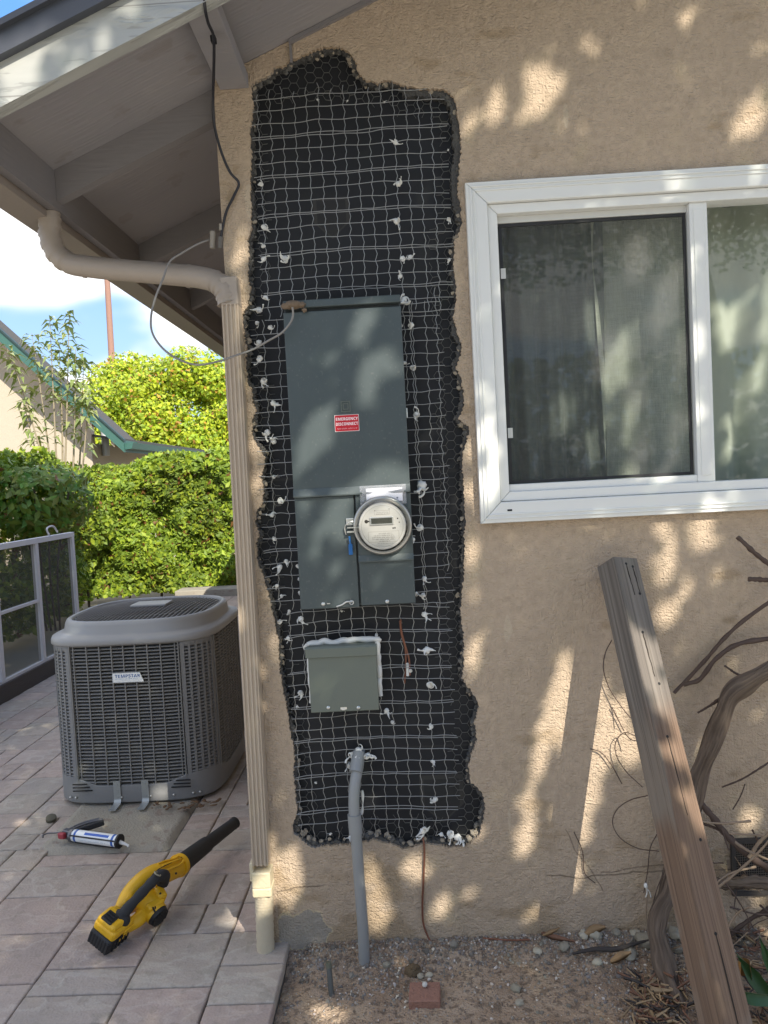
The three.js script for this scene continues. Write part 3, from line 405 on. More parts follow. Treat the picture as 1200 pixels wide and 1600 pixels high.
{ // the round meter
  const c = onZ(597, 823, 0.15), t = thing('electric_meter', 'round glass electric meter with a small display on the grey cabinet', 'meter', null, V(c.x, c.y, 0.076));
  const turnZ = (g) => g.rotateX(Math.PI / 2), r = 0.0815;
  part('mounting_ring', turnZ(new THREE.LatheGeometry([[0.03, 0], [r + 0.008, 0], [r + 0.0095, 0.004], [r + 0.0095, 0.018], [r + 0.006, 0.022], [r + 0.001, 0.023], [r - 0.003, 0.021]].map(([a, b]) => new THREE.Vector2(a, b)), 64)), mat(0.4, 0.39, 0.37, 0.32, { metalness: 0.85 }), t);
  part('body', turnZ(new THREE.LatheGeometry([[0.001, 0.05], [r - 0.012, 0.05], [r - 0.010, 0.047], [r - 0.009, 0.022]].map(([a, b]) => new THREE.Vector2(a, b)), 64)), mat(0.45, 0.43, 0.4, 0.4, { metalness: 0.5 }), t);
  const faceTex = canvasTex(768, 768, (x, w, h) => {
    x.fillStyle = '#a5a39d'; x.fillRect(0, 0, w, h); x.fillStyle = '#b6b4ae'; x.beginPath(); x.arc(384, 384, 372, 0, 7); x.fill();
    x.strokeStyle = '#6f675d'; x.lineWidth = 3; x.beginPath(); x.arc(384, 384, 340, 0, 7); x.stroke();
    x.strokeRect(150, 470, 500, 170); x.fillStyle = '#3c3732'; x.textAlign = 'center'; x.fillRect(262, 120, 22, 9); x.fillRect(500, 104, 22, 9); x.strokeRect(264, 128, 250, 64);
    for (const [px, py, w2, k, q] of [[395, 152, 190, 12, 1], [395, 176, 200, 14, 2], [430, 496, 220, 16, 3], [400, 526, 330, 18, 4], [400, 556, 380, 20, 5], [420, 590, 300, 20, 6], [410, 622, 180, 14, 7], [240, 590, 70, 12, 8], [420, 660, 260, 12, 9]]) smallPrint(x, px - w2 / 2, py, w2, k, '#3c3732', q);
    x.fillStyle = '#2b2724'; for (const [a, b, q] of [[640, 268, 12], [664, 332, 10], [560, 424, 13], [590, 422, 13]]) { x.beginPath(); x.arc(a, b, q, 0, 7); x.fill(); }
    x.beginPath(); x.arc(126, 296, 30, 0, 7); x.fill(); x.fillRect(126, 286, 52, 22);
  });
  part('face_plate', new THREE.CircleGeometry(r - 0.0105, 64).translate(0, 0, 0.0505), mat(1, 1, 1, 0.4, { map: faceTex, metalness: 0.4 }), t);
  const d = part('display', [rbox(0.072, 0.025, 0.004, 0.0015, -0.001, 0.0165, 0.052)], M.chrome, t);
  part('screen', box(0.063, 0.0165, 0.002, -0.001, 0.0167, 0.0537), mat(0.035, 0.036, 0.03, 0.3), d);
  part('glass_cover', turnZ(new THREE.LatheGeometry([[0, 0.0665], [r - 0.02, 0.066], [r - 0.011, 0.0645], [r - 0.0065, 0.06], [r - 0.005, 0.052], [r - 0.003, 0.022]].map(([a, b]) => new THREE.Vector2(a, b)), 64)), M.glass, t);
}
{ // the small pull box
  const x0 = onZ(483, 1060, 0.06).x - 0.004, x1 = onZ(590, 1060, 0.06).x, y0 = onZ(535, 1112, 0.06).y, y1 = onZ(535, 1009, 0.06).y, zf = 0.06;
  const t = thing('pull_box', 'small square green grey metal box sealed into the mesh below the cabinet', 'electrical box');
  part('enclosure', span(x0 + 0.004, x1 - 0.004, y0 + 0.004, y1 - 0.001, -0.034, zf - 0.01, 0.003), M.boxGrey, t);
  part('cover', span(x0 + 0.004, x1, y0, y1 - 0.028, zf - 0.0095, zf, 0.0025), M.boxGrey, t);
  part('hood', extr(shapeOf([[0, 0.002], [0, 0.034], [0.012, 0.034], [0.0175, 0.028], [0.0175, 0.001], [0.016, 0]]), x1 - x0 + 0.006, 0, 0.001).rotateY(-Math.PI / 2).translate(x1 + 0.003, y1 - 0.034, zf - 0.0105), M.boxGrey, t);
  for (const px of [513, 560]) { const p = onZ(px, 1106, zf); part('screw', new THREE.SphereGeometry(0.0065, 12, 6, 0, 6.3, 0, 1.5).rotateX(Math.PI / 2).scale(1, 1, 0.7).translate(p.x, p.y, zf - 0.001), M.chrome, t); }
  const p = onZ(537, 1107, zf); part('seal_slot', [span(p.x - 0.01, p.x + 0.01, p.y - 0.003, p.y + 0.004, zf - 0.001, zf + 0.0008), span(p.x - 0.006, p.x + 0.006, p.y - 0.005, p.y - 0.0005, zf, zf + 0.003, 0.001)], M.chrome, t);
  const R = rng(91), bead = (ax, ay, bx, by, s) => { const pts = []; for (let i = 0; i <= 12; i++) pts.push(V(mix(ax, bx, i / 12) + (R() - 0.5) * 0.004, mix(ay, by, i / 12) + (R() - 0.5) * 0.007, 0.012 + R() * 0.008)); return tube(pts, (q) => s * (0.7 + 0.6 * vn(q * 14, s * 900)), { sides: 7 }); };
  part('sealant_bead', [bead(x0 - 0.003, y1 + 0.004, x1 + 0.008, y1 + 0.006, 0.0095), bead(x1 + 0.002, y1, x1 + 0.004, y0 + 0.03, 0.0085), bead(x0 - 0.002, y1, x0, y0 + 0.02, 0.005), ...squiggle(V(x1 + 0.01, y1 + 0.002, 0.01), 0.016, 8), ...squiggle(V(x0 - 0.006, y1 - 0.005, 0.01), 0.014, 9)], M.white, t, 'rough white sealant bead');
  settle(t, V((x0 + x1) / 2, y0, 0));
}
{ // conduit from the hole into the ground
  const q = (px, py, z) => onZ(px, py, z), t = thing('conduit', 'grey plastic conduit rising from the soil and bending into the mesh', 'conduit');
  M.pvc = mat(0.27, 0.275, 0.27, 0.5, { bumpMap: roughBump, bumpScale: 0.0002 });
  const top = q(562, 1172, -0.03), pts = [top, q(560, 1195, 0.012), q(555, 1222, 0.04), q(553, 1255, 0.055), q(556, 1300, 0.06), q(561, 1370, 0.06), q(567, 1450, 0.062), q(569, 1500, 0.062), q(570, 1540, 0.062)];
  part('pipe', tube(pts, 0.0178, { sides: 24, seg: 60 }), M.pvc, t);
  const collar = (a, b, r) => tube([a, a.clone().lerp(b, 0.5), b], r, { sides: 24, seg: 8 });
  part('coupling', collar(q(553.5, 1272, 0.0585), q(556, 1302, 0.06), 0.0218), M.pvc, t);
  part('coupling', collar(q(560.5, 1176, -0.008), q(555.5, 1207, 0.033), 0.0208), M.pvc, t);
  const s = q(553, 1180, -0.004); part('sealant_collar', [...squiggle(s, 0.03, 41, 6), ...squiggle(q(575, 1180, -0.004), 0.022, 43, 5), ...squiggle(q(560, 1172, 0), 0.024, 47, 5), ...squiggle(q(546, 1195, -0.004), 0.018, 53, 4), tube([q(566, 1235, 0.02), q(567, 1255, 0.02), q(565, 1272, 0.02)], (k) => 0.0035 + 0.002 * Math.sin(k * 9), { sides: 6 })], M.white, t, 'lumpy white sealant round the pipe');
  settle(t, V(q(569, 1500, 0.062).x, -0.05, 0.062));
}
{ // copper wires
  const cu = mat(0.22, 0.095, 0.06, 0.45, { metalness: 0.5 }), q = (px, py, z) => onZ(px, py, z);
  const t = thing('ground_wire', 'thin red brown copper wire hanging from sealant down the wall to soil', 'wire');
  part('conductor', tube([q(661, 1308, -0.004), q(663, 1325, 0.006), q(662, 1370, 0.006), q(660, 1415, 0.006), q(662, 1445, 0.008), q(672, 1470, 0.014), q(680, 1482, 0.02)], 0.0032, { sides: 8, seg: 40 }), cu, t);
  const t2 = thing('copper_tail', 'bent pair of copper tails poking through mesh right of the small box', 'wire');
  part('conductor', tube([q(626, 968, 0.012), q(627, 985, 0), q(632, 1005, -0.006), q(639, 1030, -0.008), q(640, 1055, -0.008)], 0.0033, { sides: 8, seg: 30 }), cu, t2);
  part('conductor', tube([q(625, 970, 0.01), q(627, 990, -0.002), q(633, 1012, -0.008), q(634, 1040, -0.012), q(632, 1068, -0.018)], 0.0033, { sides: 8, seg: 30 }), cu, t2);
  part('tape', rod(q(636.5, 1036, -0.007), q(637, 1056, -0.007), 0.0048, 0.0048), M.white, t2);
  const t3 = single('copper_strand', tube([q(755, 1466, 0.015), q(800, 1469, 0.03), q(828, 1468, 0.035)], 0.0028, { sides: 7 }), cu, 'straight piece of copper wire lying along the foot of the wall', 'wire');
}
{ // lump of old mortar with the cable end on top of the cabinet
  const p = onZ(459, 476, 0.085), t = single('mortar_lump', [lump(0.022, 5, 0.22, 2, 1.35, 0.55, 0.7).translate(0, 0, 0), lump(0.014, 7, 0.25, 2, 1.2, 0.7, 0.8).translate(-0.022, -0.003, 0.003), lump(0.012, 9, 0.25, 2, 1, 0.7, 0.8).translate(0.024, -0.002, 0.002), lump(0.008, 19, 0.25, 1, 1, 0.9, 0.8).translate(0.031, -0.018, 0)], mat(0.2, 0.145, 0.1, 0.95, { bumpMap: roughBump, bumpScale: 0.004 }), 'brown lump of old mortar on top left of the grey cabinet', 'mortar lump'); t.position.copy(p);
  const q = onZ, pts = [q(457, 480, 0.115), q(458, 490, 0.11), q(455, 502, 0.11), q(440, 520, 0.1), q(418, 533, 0.09), q(395, 546, 0.08), q(370, 555, 0.1), q(340, 565, 0.12), q(308, 570, 0.14), q(280, 562, 0.15), q(255, 545, 0.14), q(238, 520, 0.12), q(236, 495, 0.1), q(243, 465, 0.08), q(255, 435, 0.07), q(266, 408, 0.05), q(285, 395, 0.03), q(312, 380, 0.0), q(330, 374, -0.02)];
  const w = thing('loose_cable', 'thin grey cable looping in the air from the eave to the mortar lump', 'cable'); part('sheath', tube(pts, 0.0032, { sides: 8, seg: 140 }), mat(0.25, 0.235, 0.22, 0.55), w);
  const w2 = thing('black_cable', 'black cable dropping from the roof past the corner to two connectors', 'cable');
  part('sheath', tube([q(318, -30, 0.47), q(320, 10, 0.45), q(325, 35, 0.4), q(333, 55, 0.34), q(334, 110, 0.2), q(333, 150, 0.1), q(334, 190, 0.06), q(345, 235, 0.04), q(360, 270, 0.025), q(373, 286, 0.012), q(366, 305, 0.012), q(354, 330, 0.012), q(349, 350, 0.008), q(345, 372, 0.004)], 0.0042, { sides: 8, seg: 120 }), mat(0.018, 0.018, 0.024, 0.5), w2);
  part('connector', [rod(q(345, 370, 0.004), q(343.5, 388, 0), 0.0085, 0.007)], mat(0.12, 0.11, 0.1, 0.6), w2); part('connector', [rod(q(333, 362, -0.01), q(332, 388, -0.01), 0.0105, 0.009), rod(q(345, 350, 0.006), q(345, 360, 0.006), 0.006)], mat(0.28, 0.25, 0.21, 0.6), w2);
  part('clip', [span(q(333, 62, 0.3).x - 0.006, q(333, 62, 0.3).x + 0.008, q(333, 62, 0.3).y - 0.008, q(333, 62, 0.3).y + 0.008, 0.29, 0.31, 0.002)], M.black, w2);
}
{ // downspout with its elbow pipe
  const t = thing('downspout', 'beige ribbed downspout at the house corner with a long elbow under the eave', 'downspout');
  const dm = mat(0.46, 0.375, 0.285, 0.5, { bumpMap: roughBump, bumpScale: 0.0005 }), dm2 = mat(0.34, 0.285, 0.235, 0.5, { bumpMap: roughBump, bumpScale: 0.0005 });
  const top = onZ(359, 470, 0.05), bot = onZ(407, 1352, 0.05), W = 0.052, Dp = 0.05, prof = [];
  for (let i = 0; i <= 40; i++) { const u = i / 40, x = -W / 2 + u * W; prof.push([x, Dp + 0.0026 * Math.sign(Math.sin(u * Math.PI * 8)) * Math.min(1, 3 * Math.abs(Math.sin(u * Math.PI * 8))) * (u > 0.06 && u < 0.94 ? 1 : 0)]); }
  const sh = shapeOf([[-W / 2, 0], ...prof, [W / 2, 0]]);
  const dir = bot.clone().sub(top), L = dir.length(), up = dir.clone().normalize().negate(), m = new THREE.Matrix4().makeBasis(V(1, 0, 0), V(0, 0, 1), V(0, -1, 0));
  const g = uvBox(new THREE.ExtrudeGeometry(sh, { depth: L, bevelEnabled: false, curveSegments: 4 }).applyMatrix4(m)).applyMatrix4(new THREE.Matrix4().makeRotationFromQuaternion(new THREE.Quaternion().setFromUnitVectors(V(0, -1, 0), dir.clone().normalize()))).translate(top.x, top.y, 0.004);
  part('pipe', g, dm, t);
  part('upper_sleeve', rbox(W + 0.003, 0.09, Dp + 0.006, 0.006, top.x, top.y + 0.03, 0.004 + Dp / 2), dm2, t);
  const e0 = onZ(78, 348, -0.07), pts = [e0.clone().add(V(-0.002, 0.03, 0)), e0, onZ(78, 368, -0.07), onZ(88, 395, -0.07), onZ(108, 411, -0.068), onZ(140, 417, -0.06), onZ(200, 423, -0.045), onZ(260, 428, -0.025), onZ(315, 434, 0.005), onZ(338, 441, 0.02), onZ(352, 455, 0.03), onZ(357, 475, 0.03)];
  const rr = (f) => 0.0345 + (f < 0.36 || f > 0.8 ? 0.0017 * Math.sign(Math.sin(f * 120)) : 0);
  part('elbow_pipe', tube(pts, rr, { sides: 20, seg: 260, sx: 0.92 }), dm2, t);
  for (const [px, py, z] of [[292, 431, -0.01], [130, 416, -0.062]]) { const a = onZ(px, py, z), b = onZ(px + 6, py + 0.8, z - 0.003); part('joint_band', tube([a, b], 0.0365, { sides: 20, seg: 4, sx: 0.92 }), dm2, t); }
  const cream = mat(0.57, 0.49, 0.33, 0.6, { bumpMap: roughBump, bumpScale: 0.0008 }), b0 = onZ(409, 1362, 0.04);
  part('adapter', [rbox(0.06, 0.052, 0.062, 0.005, b0.x + 0.001, b0.y - 0.018, 0.034), rbox(0.064, 0.034, 0.064, 0.008, b0.x + 0.001, b0.y - 0.058, 0.033), rbox(0.012, 0.06, 0.05, 0.004, b0.x - 0.03, b0.y + 0.006, 0.032)], cream, t, 'cream plastic adapter');
  const pf = onZ(413, 1462, 0.04); const rp = (f) => 0.0285 + 0.0016 * Math.sign(Math.sin(f * 70)) * (f < 0.5 ? 1 : 0.4);
  part('drain_pipe', tube([V(b0.x + 0.002, b0.y - 0.07, 0.033), V((b0.x + pf.x) / 2 + 0.002, b0.y - 0.12, 0.033), V(pf.x, -0.01, 0.033)], rp, { sides: 22, seg: 90 }), mat(0.5, 0.43, 0.31, 0.7, { bumpMap: roughBump, bumpScale: 0.0015 }), t);
  settle(t, V(pf.x, 0, 0.033));
}

// ------------------------------------------------------------------ paving, slab, soil
const slateBump = texture(1024, 1024, (u, v) => { const w = 0.25 * fbm(u * 4, v * 4, 3, 4, 101), r = 1 - Math.abs(2 * fbm(u * 5 + w * 3, v * 9 + w * 2, 4, 5 * 1, 103) - 1); return 0.4 * Math.pow(r, 3) + 0.35 * fbm(u * 9, v * 14, 4, 9, 105) + 0.15 * vnP(u * 150, v * 150, 150, 150, 107); }, { srgb: false, sx: 0.8, sy: 0.8 });
const slateMap = texture(1024, 1024, (u, v) => { const n = fbm(u * 5, v * 5, 5, 5, 111), k = fbm(u * 24, v * 24, 4, 24, 113), w = 0.25 * fbm(u * 4, v * 4, 3, 4, 101), r = 1 - Math.abs(2 * fbm(u * 5 + w * 3, v * 9 + w * 2, 4, 5, 103) - 1); let c = mix3([0.185, 0.16, 0.152], [0.275, 0.225, 0.21], 0.5 + (n - 0.5) * 1.1); c = mix3(c, [0.34, 0.315, 0.3], sstep(0.88, 0.98, r) * 0.22); c = mix3(c, [0.15, 0.135, 0.12], sstep(0.58, 0.68, k) * 0.4); return c.map((q) => q * (0.92 + 0.16 * vnP(u * 260, v * 260, 260, 260, 115))); }, { sx: 0.8, sy: 0.8 });
const STONES = [[1.6, 1.6, 1.46], [1.68, 1.6, 1.46], [1.55, 1.58, 1.46], [1.66, 1.56, 1.42], [1.62, 1.64, 1.46], [1.74, 1.7, 1.56]].map(([r, g, b]) => mat(r, g, b, 0.72, { map: slateMap, bumpMap: slateBump, bumpScale: 0.007 }));
function stoneGeo(x0, x1, z0, z1, seed, top = 0, thick = 0.03) {
  const R = rng(seed), g = 0.0019, n = 4, m = 4, ou = R() * 7, ov = R() * 7, tilt = (R() - 0.5) * 0.0035, tilt2 = (R() - 0.5) * 0.0035;
  const a = x0 + g, b = x1 - g, c = z0 + g, d = z1 - g, ch = 0.006;
  return grid(n + 4, m + 4, (u, v) => {                       // top, chamfer and skirt in one sheet
    const i = Math.round(u * (n + 4)), j = Math.round(v * (m + 4)), f = (k, lo, hi, N) => (k <= 1 ? lo : k >= N + 3 ? hi : k === 2 ? lo + ch : k === N + 2 ? hi - ch : mix(lo + ch, hi - ch, (k - 2) / N));
    const ei = Math.min(i, n + 4 - i), ej = Math.min(j, m + 4 - j), e = Math.min(ei, ej);
    let x = f(i, a, b, n), z = f(j, c, d, m); if (e <= 2) { const q = (fbm(x * 22 + seed, z * 22, 2, 256, 7) - 0.5) * 0.006; x += q; z += q; }
    const y = e === 0 ? top - thick : e === 1 ? top - 0.005 : top + (x - (a + b) / 2) * tilt * 2 + (z - (c + d) / 2) * tilt2 * 2 + (fbm(x * 16 + seed, z * 16 + 7, 2, 256, 3) - 0.5) * 0.005;
    return { x, y: Math.min(y, top + 0.003), z, u: x + ou, v: z + ov };
  });
}
const PAD = { x0: -1.17, x1: -0.572, z0: -2.1, z1: -0.64 };
const paving = struct('paving', span(-2.66, 0.028, -0.06, -0.014, -9.5, 1.1), mat(0.16, 0.145, 0.125, 0.95, { bumpMap: roughBump, bumpScale: 0.006 }));
{
  const R = rng(2024); let id = 0; const put = (x0, x1, z0, z1) => { part(id ? `stone_${String(id).padStart(3, '0')}` : 'stone', stoneGeo(x0, x1, z0, z1, ++id * 13, 0), STONES[Math.floor(R() * STONES.length)], paving); };
  const hand = [[-0.172, 0.034, -0.066, 0.106], [-0.172, 0.034, 0.106, 0.28], [-0.172, 0.034, 0.28, 0.5], [-0.44, -0.172, -0.066, 0.2], [-0.44, -0.172, 0.2, 0.52], [-0.172, CORNER + 0.002, -0.24, -0.066], [-0.3, -0.172, -0.24, -0.066], [-0.44, -0.3, -0.24, -0.066]];
  hand.forEach((h) => put(...h));
  const bands = [[-0.172, CORNER, -0.24], [-0.44, -0.172, -0.24], [-0.74, -0.44, 0.62, PAD.z1], [-0.572, -0.44, PAD.z1], [-1.1, -0.74, 0.62, PAD.z1], [-0.92, -0.572, PAD.z0], [-1.1, -0.92, PAD.z0], [-1.36, -1.1, 0.6], [-1.6, -1.36, 0.5], [-1.86, -1.6, 0.4], [-2.08, -1.86, 0.2], [-2.29, -2.08, 0.1], [-2.54, -2.29, 0.1]];
  let lastEnds = [];
  for (const [x0, x1, zs, zEnd = -4.3] of bands) { let z = zs; const ends = []; while (z > zEnd + 0.001) { let L = (x0 < -1.3 ? 0.13 : 0.17) + R() * 0.13; if (z - L < zEnd + 0.07) L = z - zEnd; const z1 = z, z0 = z - L; z = z0; ends.push(z0);
    const cx = (x0 + x1) / 2; if (cx > PAD.x0 && cx < PAD.x1 && z1 > PAD.z0 && z0 < PAD.z1) { if (z1 > PAD.z1 + 0.05) put(x0, x1, PAD.z1, z1); continue; }
    if (R() < 0.42 && x1 - x0 > 0.2) { const k = x0 + (x1 - x0) * (0.4 + R() * 0.2); put(x0, k, z0, z1); put(k, x1, z0, z1); } else if (R() < 0.12) { const k = mix(z0, z1, 0.5); put(x0, x1, k, z1); put(x0, x1, z0, k); } else put(x0, x1, z0, z1); } lastEnds = ends; }
  const far = []; for (let x = -2.54; x < CORNER - 0.02; x += 0.21) for (let z = -4.3; z > -9.3; z -= 0.3) far.push(stoneGeo(x, Math.min(x + 0.21, CORNER - 0.002), z - 0.3, z, far.length + 3000, 0));
  stuff(part('far_stones', far, STONES[1], paving));
}
const cementMap = texture(512, 512, (u, v) => { const n = fbm(u * 6, v * 6, 5, 6, 121), k = fbm(u * 30, v * 30, 3, 30, 123); let c = mix3([0.28, 0.255, 0.21], [0.4, 0.365, 0.305], n); c = mix3(c, [0.2, 0.12, 0.1], sstep(0.6, 0.7, k) * 0.4); return c; }, { sx: 1, sy: 1 });
M.cement = mat(1, 1, 1, 0.9, { map: cementMap, bumpMap: roughBump, bumpScale: 0.003 });
struct('concrete_slab', grid(24, 30, (u, v) => { const e = Math.min(u, 1 - u, v, 1 - v), s = e < 0.001; const x = mix(PAD.x0, PAD.x1, u), z = mix(PAD.z0, PAD.z1, v), q = 0.006 * (fbm(x * 9, z * 9, 3) - 0.5); return { x: x + q, y: s ? -0.03 : 0.006 + 0.004 * fbm(x * 6, z * 6, 3) - (e < 0.04 ? 0.003 : 0), z: z + q }; }), M.cement);

const soilMap = texture(1024, 1024, (u, v) => { const n = fbm(u * 5, v * 5, 5, 5, 131), k = vnP(u * 190, v * 190, 190, 190, 133), f = fbm(u * 40, v * 40, 3, 40, 135); let c = mix3([0.29, 0.2, 0.132], [0.52, 0.395, 0.28], 0.5 + (n - 0.5) * 1.7); c = mix3(c, [0.3, 0.27, 0.23], sstep(0.74, 0.9, k) * 0.6); c = mix3(c, [0.06, 0.045, 0.035], sstep(0.56, 0.66, f) * 0.5); return c; }, { sx: 0.7, sy: 0.7 });
M.soil = mat(1, 1, 1, 1, { map: soilMap, bumpMap: roughBump, bumpScale: 0.01 });
const soilY = (x, z) => { let y = -0.035 - 0.016 * sstep(0.5, 0.1, x) * sstep(0.0, 0.12, z) + 0.012 * (fbm(x * 5 + 20, z * 5 + 20, 4) - 0.5) + 0.014 * (fbm(x * 22 + 20, z * 22 + 20, 3) - 0.5) + 0.008 * (fbm(x * 60, z * 60 + 9, 2) - 0.5); y += 0.03 * sstep(0.1, 0.0, z) * (x > 0.1 ? 1 : 0.4) - 0.02 * Math.exp(-((x - 0.55) ** 2 + (z - 0.1) ** 2) / 0.002); return y; };
struct('soil_bed', grid(280, 200, (u, v) => { const x = mix(0.03, 3.2, u), z = mix(-0.01, 1.12, v); return { x, y: soilY(x, z), z }; }), M.soil);
struct('patio', span(-7, 7, -0.1, -0.008, 1.105, 9, 0.01), mat(0.56, 0.525, 0.46, 0.9, { bumpMap: roughBump, bumpScale: 0.003 }));
struct('ground', grid(2, 2, (u, v) => ({ x: (u - 0.5) * 300, y: -0.13, z: (v - 0.5) * 300 })), mat(0.3, 0.265, 0.2, 1));
const leafColor = (i, list) => list[i % list.length];
function scatter(name, geos, mats, n, seed, place) {          // many copies of a few shapes as one uncountable mass
  geos.forEach((g, k) => { const im = new THREE.InstancedMesh(g, mats, Math.ceil(n / geos.length)), R = rng(seed + k), o = new THREE.Object3D(), c = new THREE.Color(); for (let i = 0; i < im.count; i++) { place(o, R, c, i); o.updateMatrix(); im.setMatrixAt(i, o.matrix); im.setColorAt(i, c); } im.name = numbered(name); stuff(im); scene.add(im); });
}
{ // gravel mixed into the soil: denser near the wall and to the right
  const stoneMat = mat(1, 1, 1, 0.85);
  const pl = (big) => (o, R, c) => { let x, z; for (let k = 0; k < 12; k++) { x = 0.05 + R() * 1.5; z = R() * R() * 0.8 + 0.004; const w = 0.18 + 0.6 * sstep(0.14, 0.02, z) + 0.35 * sstep(0.75, 1.05, x) + 0.3 * (fbm(x * 7, z * 7, 3) > 0.52 ? 1 : 0) * (x < 0.4 ? 1.5 : 0.5); if (R() < w) break; } const s = big ? 0.004 + R() * R() * R() * 0.011 : 0.0018 + R() * R() * 0.005; o.position.set(x, soilY(x, z) + s * 0.25, z); o.rotation.set(R() * 6, R() * 6, R() * 6); o.scale.set(s * (0.7 + R() * 0.7), s * (0.55 + R() * 0.4), s * (0.7 + R() * 0.5)); const t = R(), k = big ? 0.62 : t < 0.16 ? 1.5 : 0.75; const b = (0.2 + R() * 0.24) * k; c.setRGB(b * 1.1, b * (0.95 + R() * 0.05), b * (0.76 + R() * 0.14)); if (!big && t > 0.6) c.setRGB(0.22, 0.16, 0.115); };
  scatter('gravel', [lump(1, 1, 0.3, 1, 1, 1, 1, true)], stoneMat, 330, 401, pl(true));
  scatter('grit', [lump(1, 4, 0.32, 0)], stoneMat, 9000, 411, pl(false));
  for (const im of scene.children.filter((o) => o.isInstancedMesh)) tag(im, im.name.startsWith('gravel') ? 'grey gravel mixed through the soil at the foot of the wall' : 'fine pale grit sprinkled over the brown soil bed', im.name.startsWith('gravel') ? 'gravel' : 'grit');
}
{ // stones one can count
  const list = [[604, 1510, 0.012, 'small whitish stone lying left of and above the brick in the soil'], [657, 1527, 0.0105, 'pale pebble just beyond the right upper corner of the red brick'], [670, 1524, 0.01, 'small grey pebble behind the right end of the red brick'], [806, 1548, 0.015, 'rounded light grey stone alone in the middle of the soil'], [812, 1570, 0.011, 'grey stone just below the rounded light grey stone'], [840, 1493, 0.014, 'flat pale stone at the left end of the rubble along the wall'], [882, 1488, 0.018, 'tall pale upright chip near the leaf at the wall foot'], [929, 1473, 0.021, 'blocky grey stone beside the dark twig at the wall'], [911, 1470, 0.017, 'grey stone left of the blocky stone at the wall foot'], [1010, 1482, 0.03, 'large grey brown rock left of the old vine trunk'], [985, 1497, 0.022, 'brown rock in the rubble above the tan leaf'], [934, 1507, 0.014, 'pale grey chip under the dark twig'], [958, 1460, 0.015, 'pale rounded stone touching the wall right of the curled leaf'], [990, 1466, 0.016, 'light stone against the wall near the vine trunk'], [1052, 1465, 0.022, 'tan rock wedged between vine trunk and leaning post'], [1060, 1490, 0.016, 'brownish rock below the tan rock behind the post']];
  list.forEach(([px, py, r, label], i) => { const p = onY(px, py, -0.035); const z = Math.max(p.z, r * 0.8 + 0.002); const s = single('stone', lump(r, 900 + i, 0.2, 2, 1.15, 0.75, 0.95), mat(0.28 + 0.1 * (i % 3), 0.25 + 0.09 * (i % 3), 0.19 + 0.07 * (i % 3), 0.9, { bumpMap: roughBump, bumpScale: 0.003 }), label, 'stone'); s.position.set(p.x, soilY(p.x, z) + r * 0.35, z); s.rotation.y = i * 1.7; });
  const b = onY(664, 1557, -0.03), br = single('brick', new RoundedBoxGeometry(0.092, 0.05, 0.078, 2, 0.004), mat(0.3, 0.155, 0.11, 0.9, { bumpMap: roughBump, bumpScale: 0.004 }), 'half red brick lying in the soil below the copper wire', 'brick'); uvBox(br.geometry); br.position.set(b.x, -0.035, b.z + 0.004); br.rotation.set(0.05, -0.06, 0.02);
  const cb = onY(664, 1542, -0.01), ch = single('pebble', lump(0.0085, 33, 0.15, 2, 0.9, 0.8, 1.1), mat(0.55, 0.53, 0.48, 0.8), 'small white pebble resting on the red half brick', 'pebble'); ch.position.set(cb.x, 0.0, cb.z + 0.003);
  const h = onY(645, 1524, -0.04), cl = single('clod', [lump(0.024, 61, 0.25, 2, 1, 0.8, 0.8), lump(0.013, 62, 0.25, 2, 1.4, 0.5, 0.9).translate(0.004, 0.018, 0)], mat(0.13, 0.09, 0.05, 0.95, { bumpMap: roughBump, bumpScale: 0.005 }), 'dark brown lump of earth just behind the red brick', 'clod'); cl.position.set(h.x, -0.03, h.z);
  const s0 = onY(519, 1562, -0.06), s1 = onZ(514, 1512, s0.z - 0.045), st = thing('stake', 'short grey metal stake poking out of the soil left of the conduit', 'stake'); part('shaft', rod(s0.clone().setY(-0.08), s1, 0.0085), mat(0.1, 0.1, 0.09, 0.6, { metalness: 0.3 }), st); part('head', rod(s1, s1.clone().add(V(-0.001, 0.016, -0.004)), 0.0095), mat(0.12, 0.12, 0.085, 0.7), st);
}

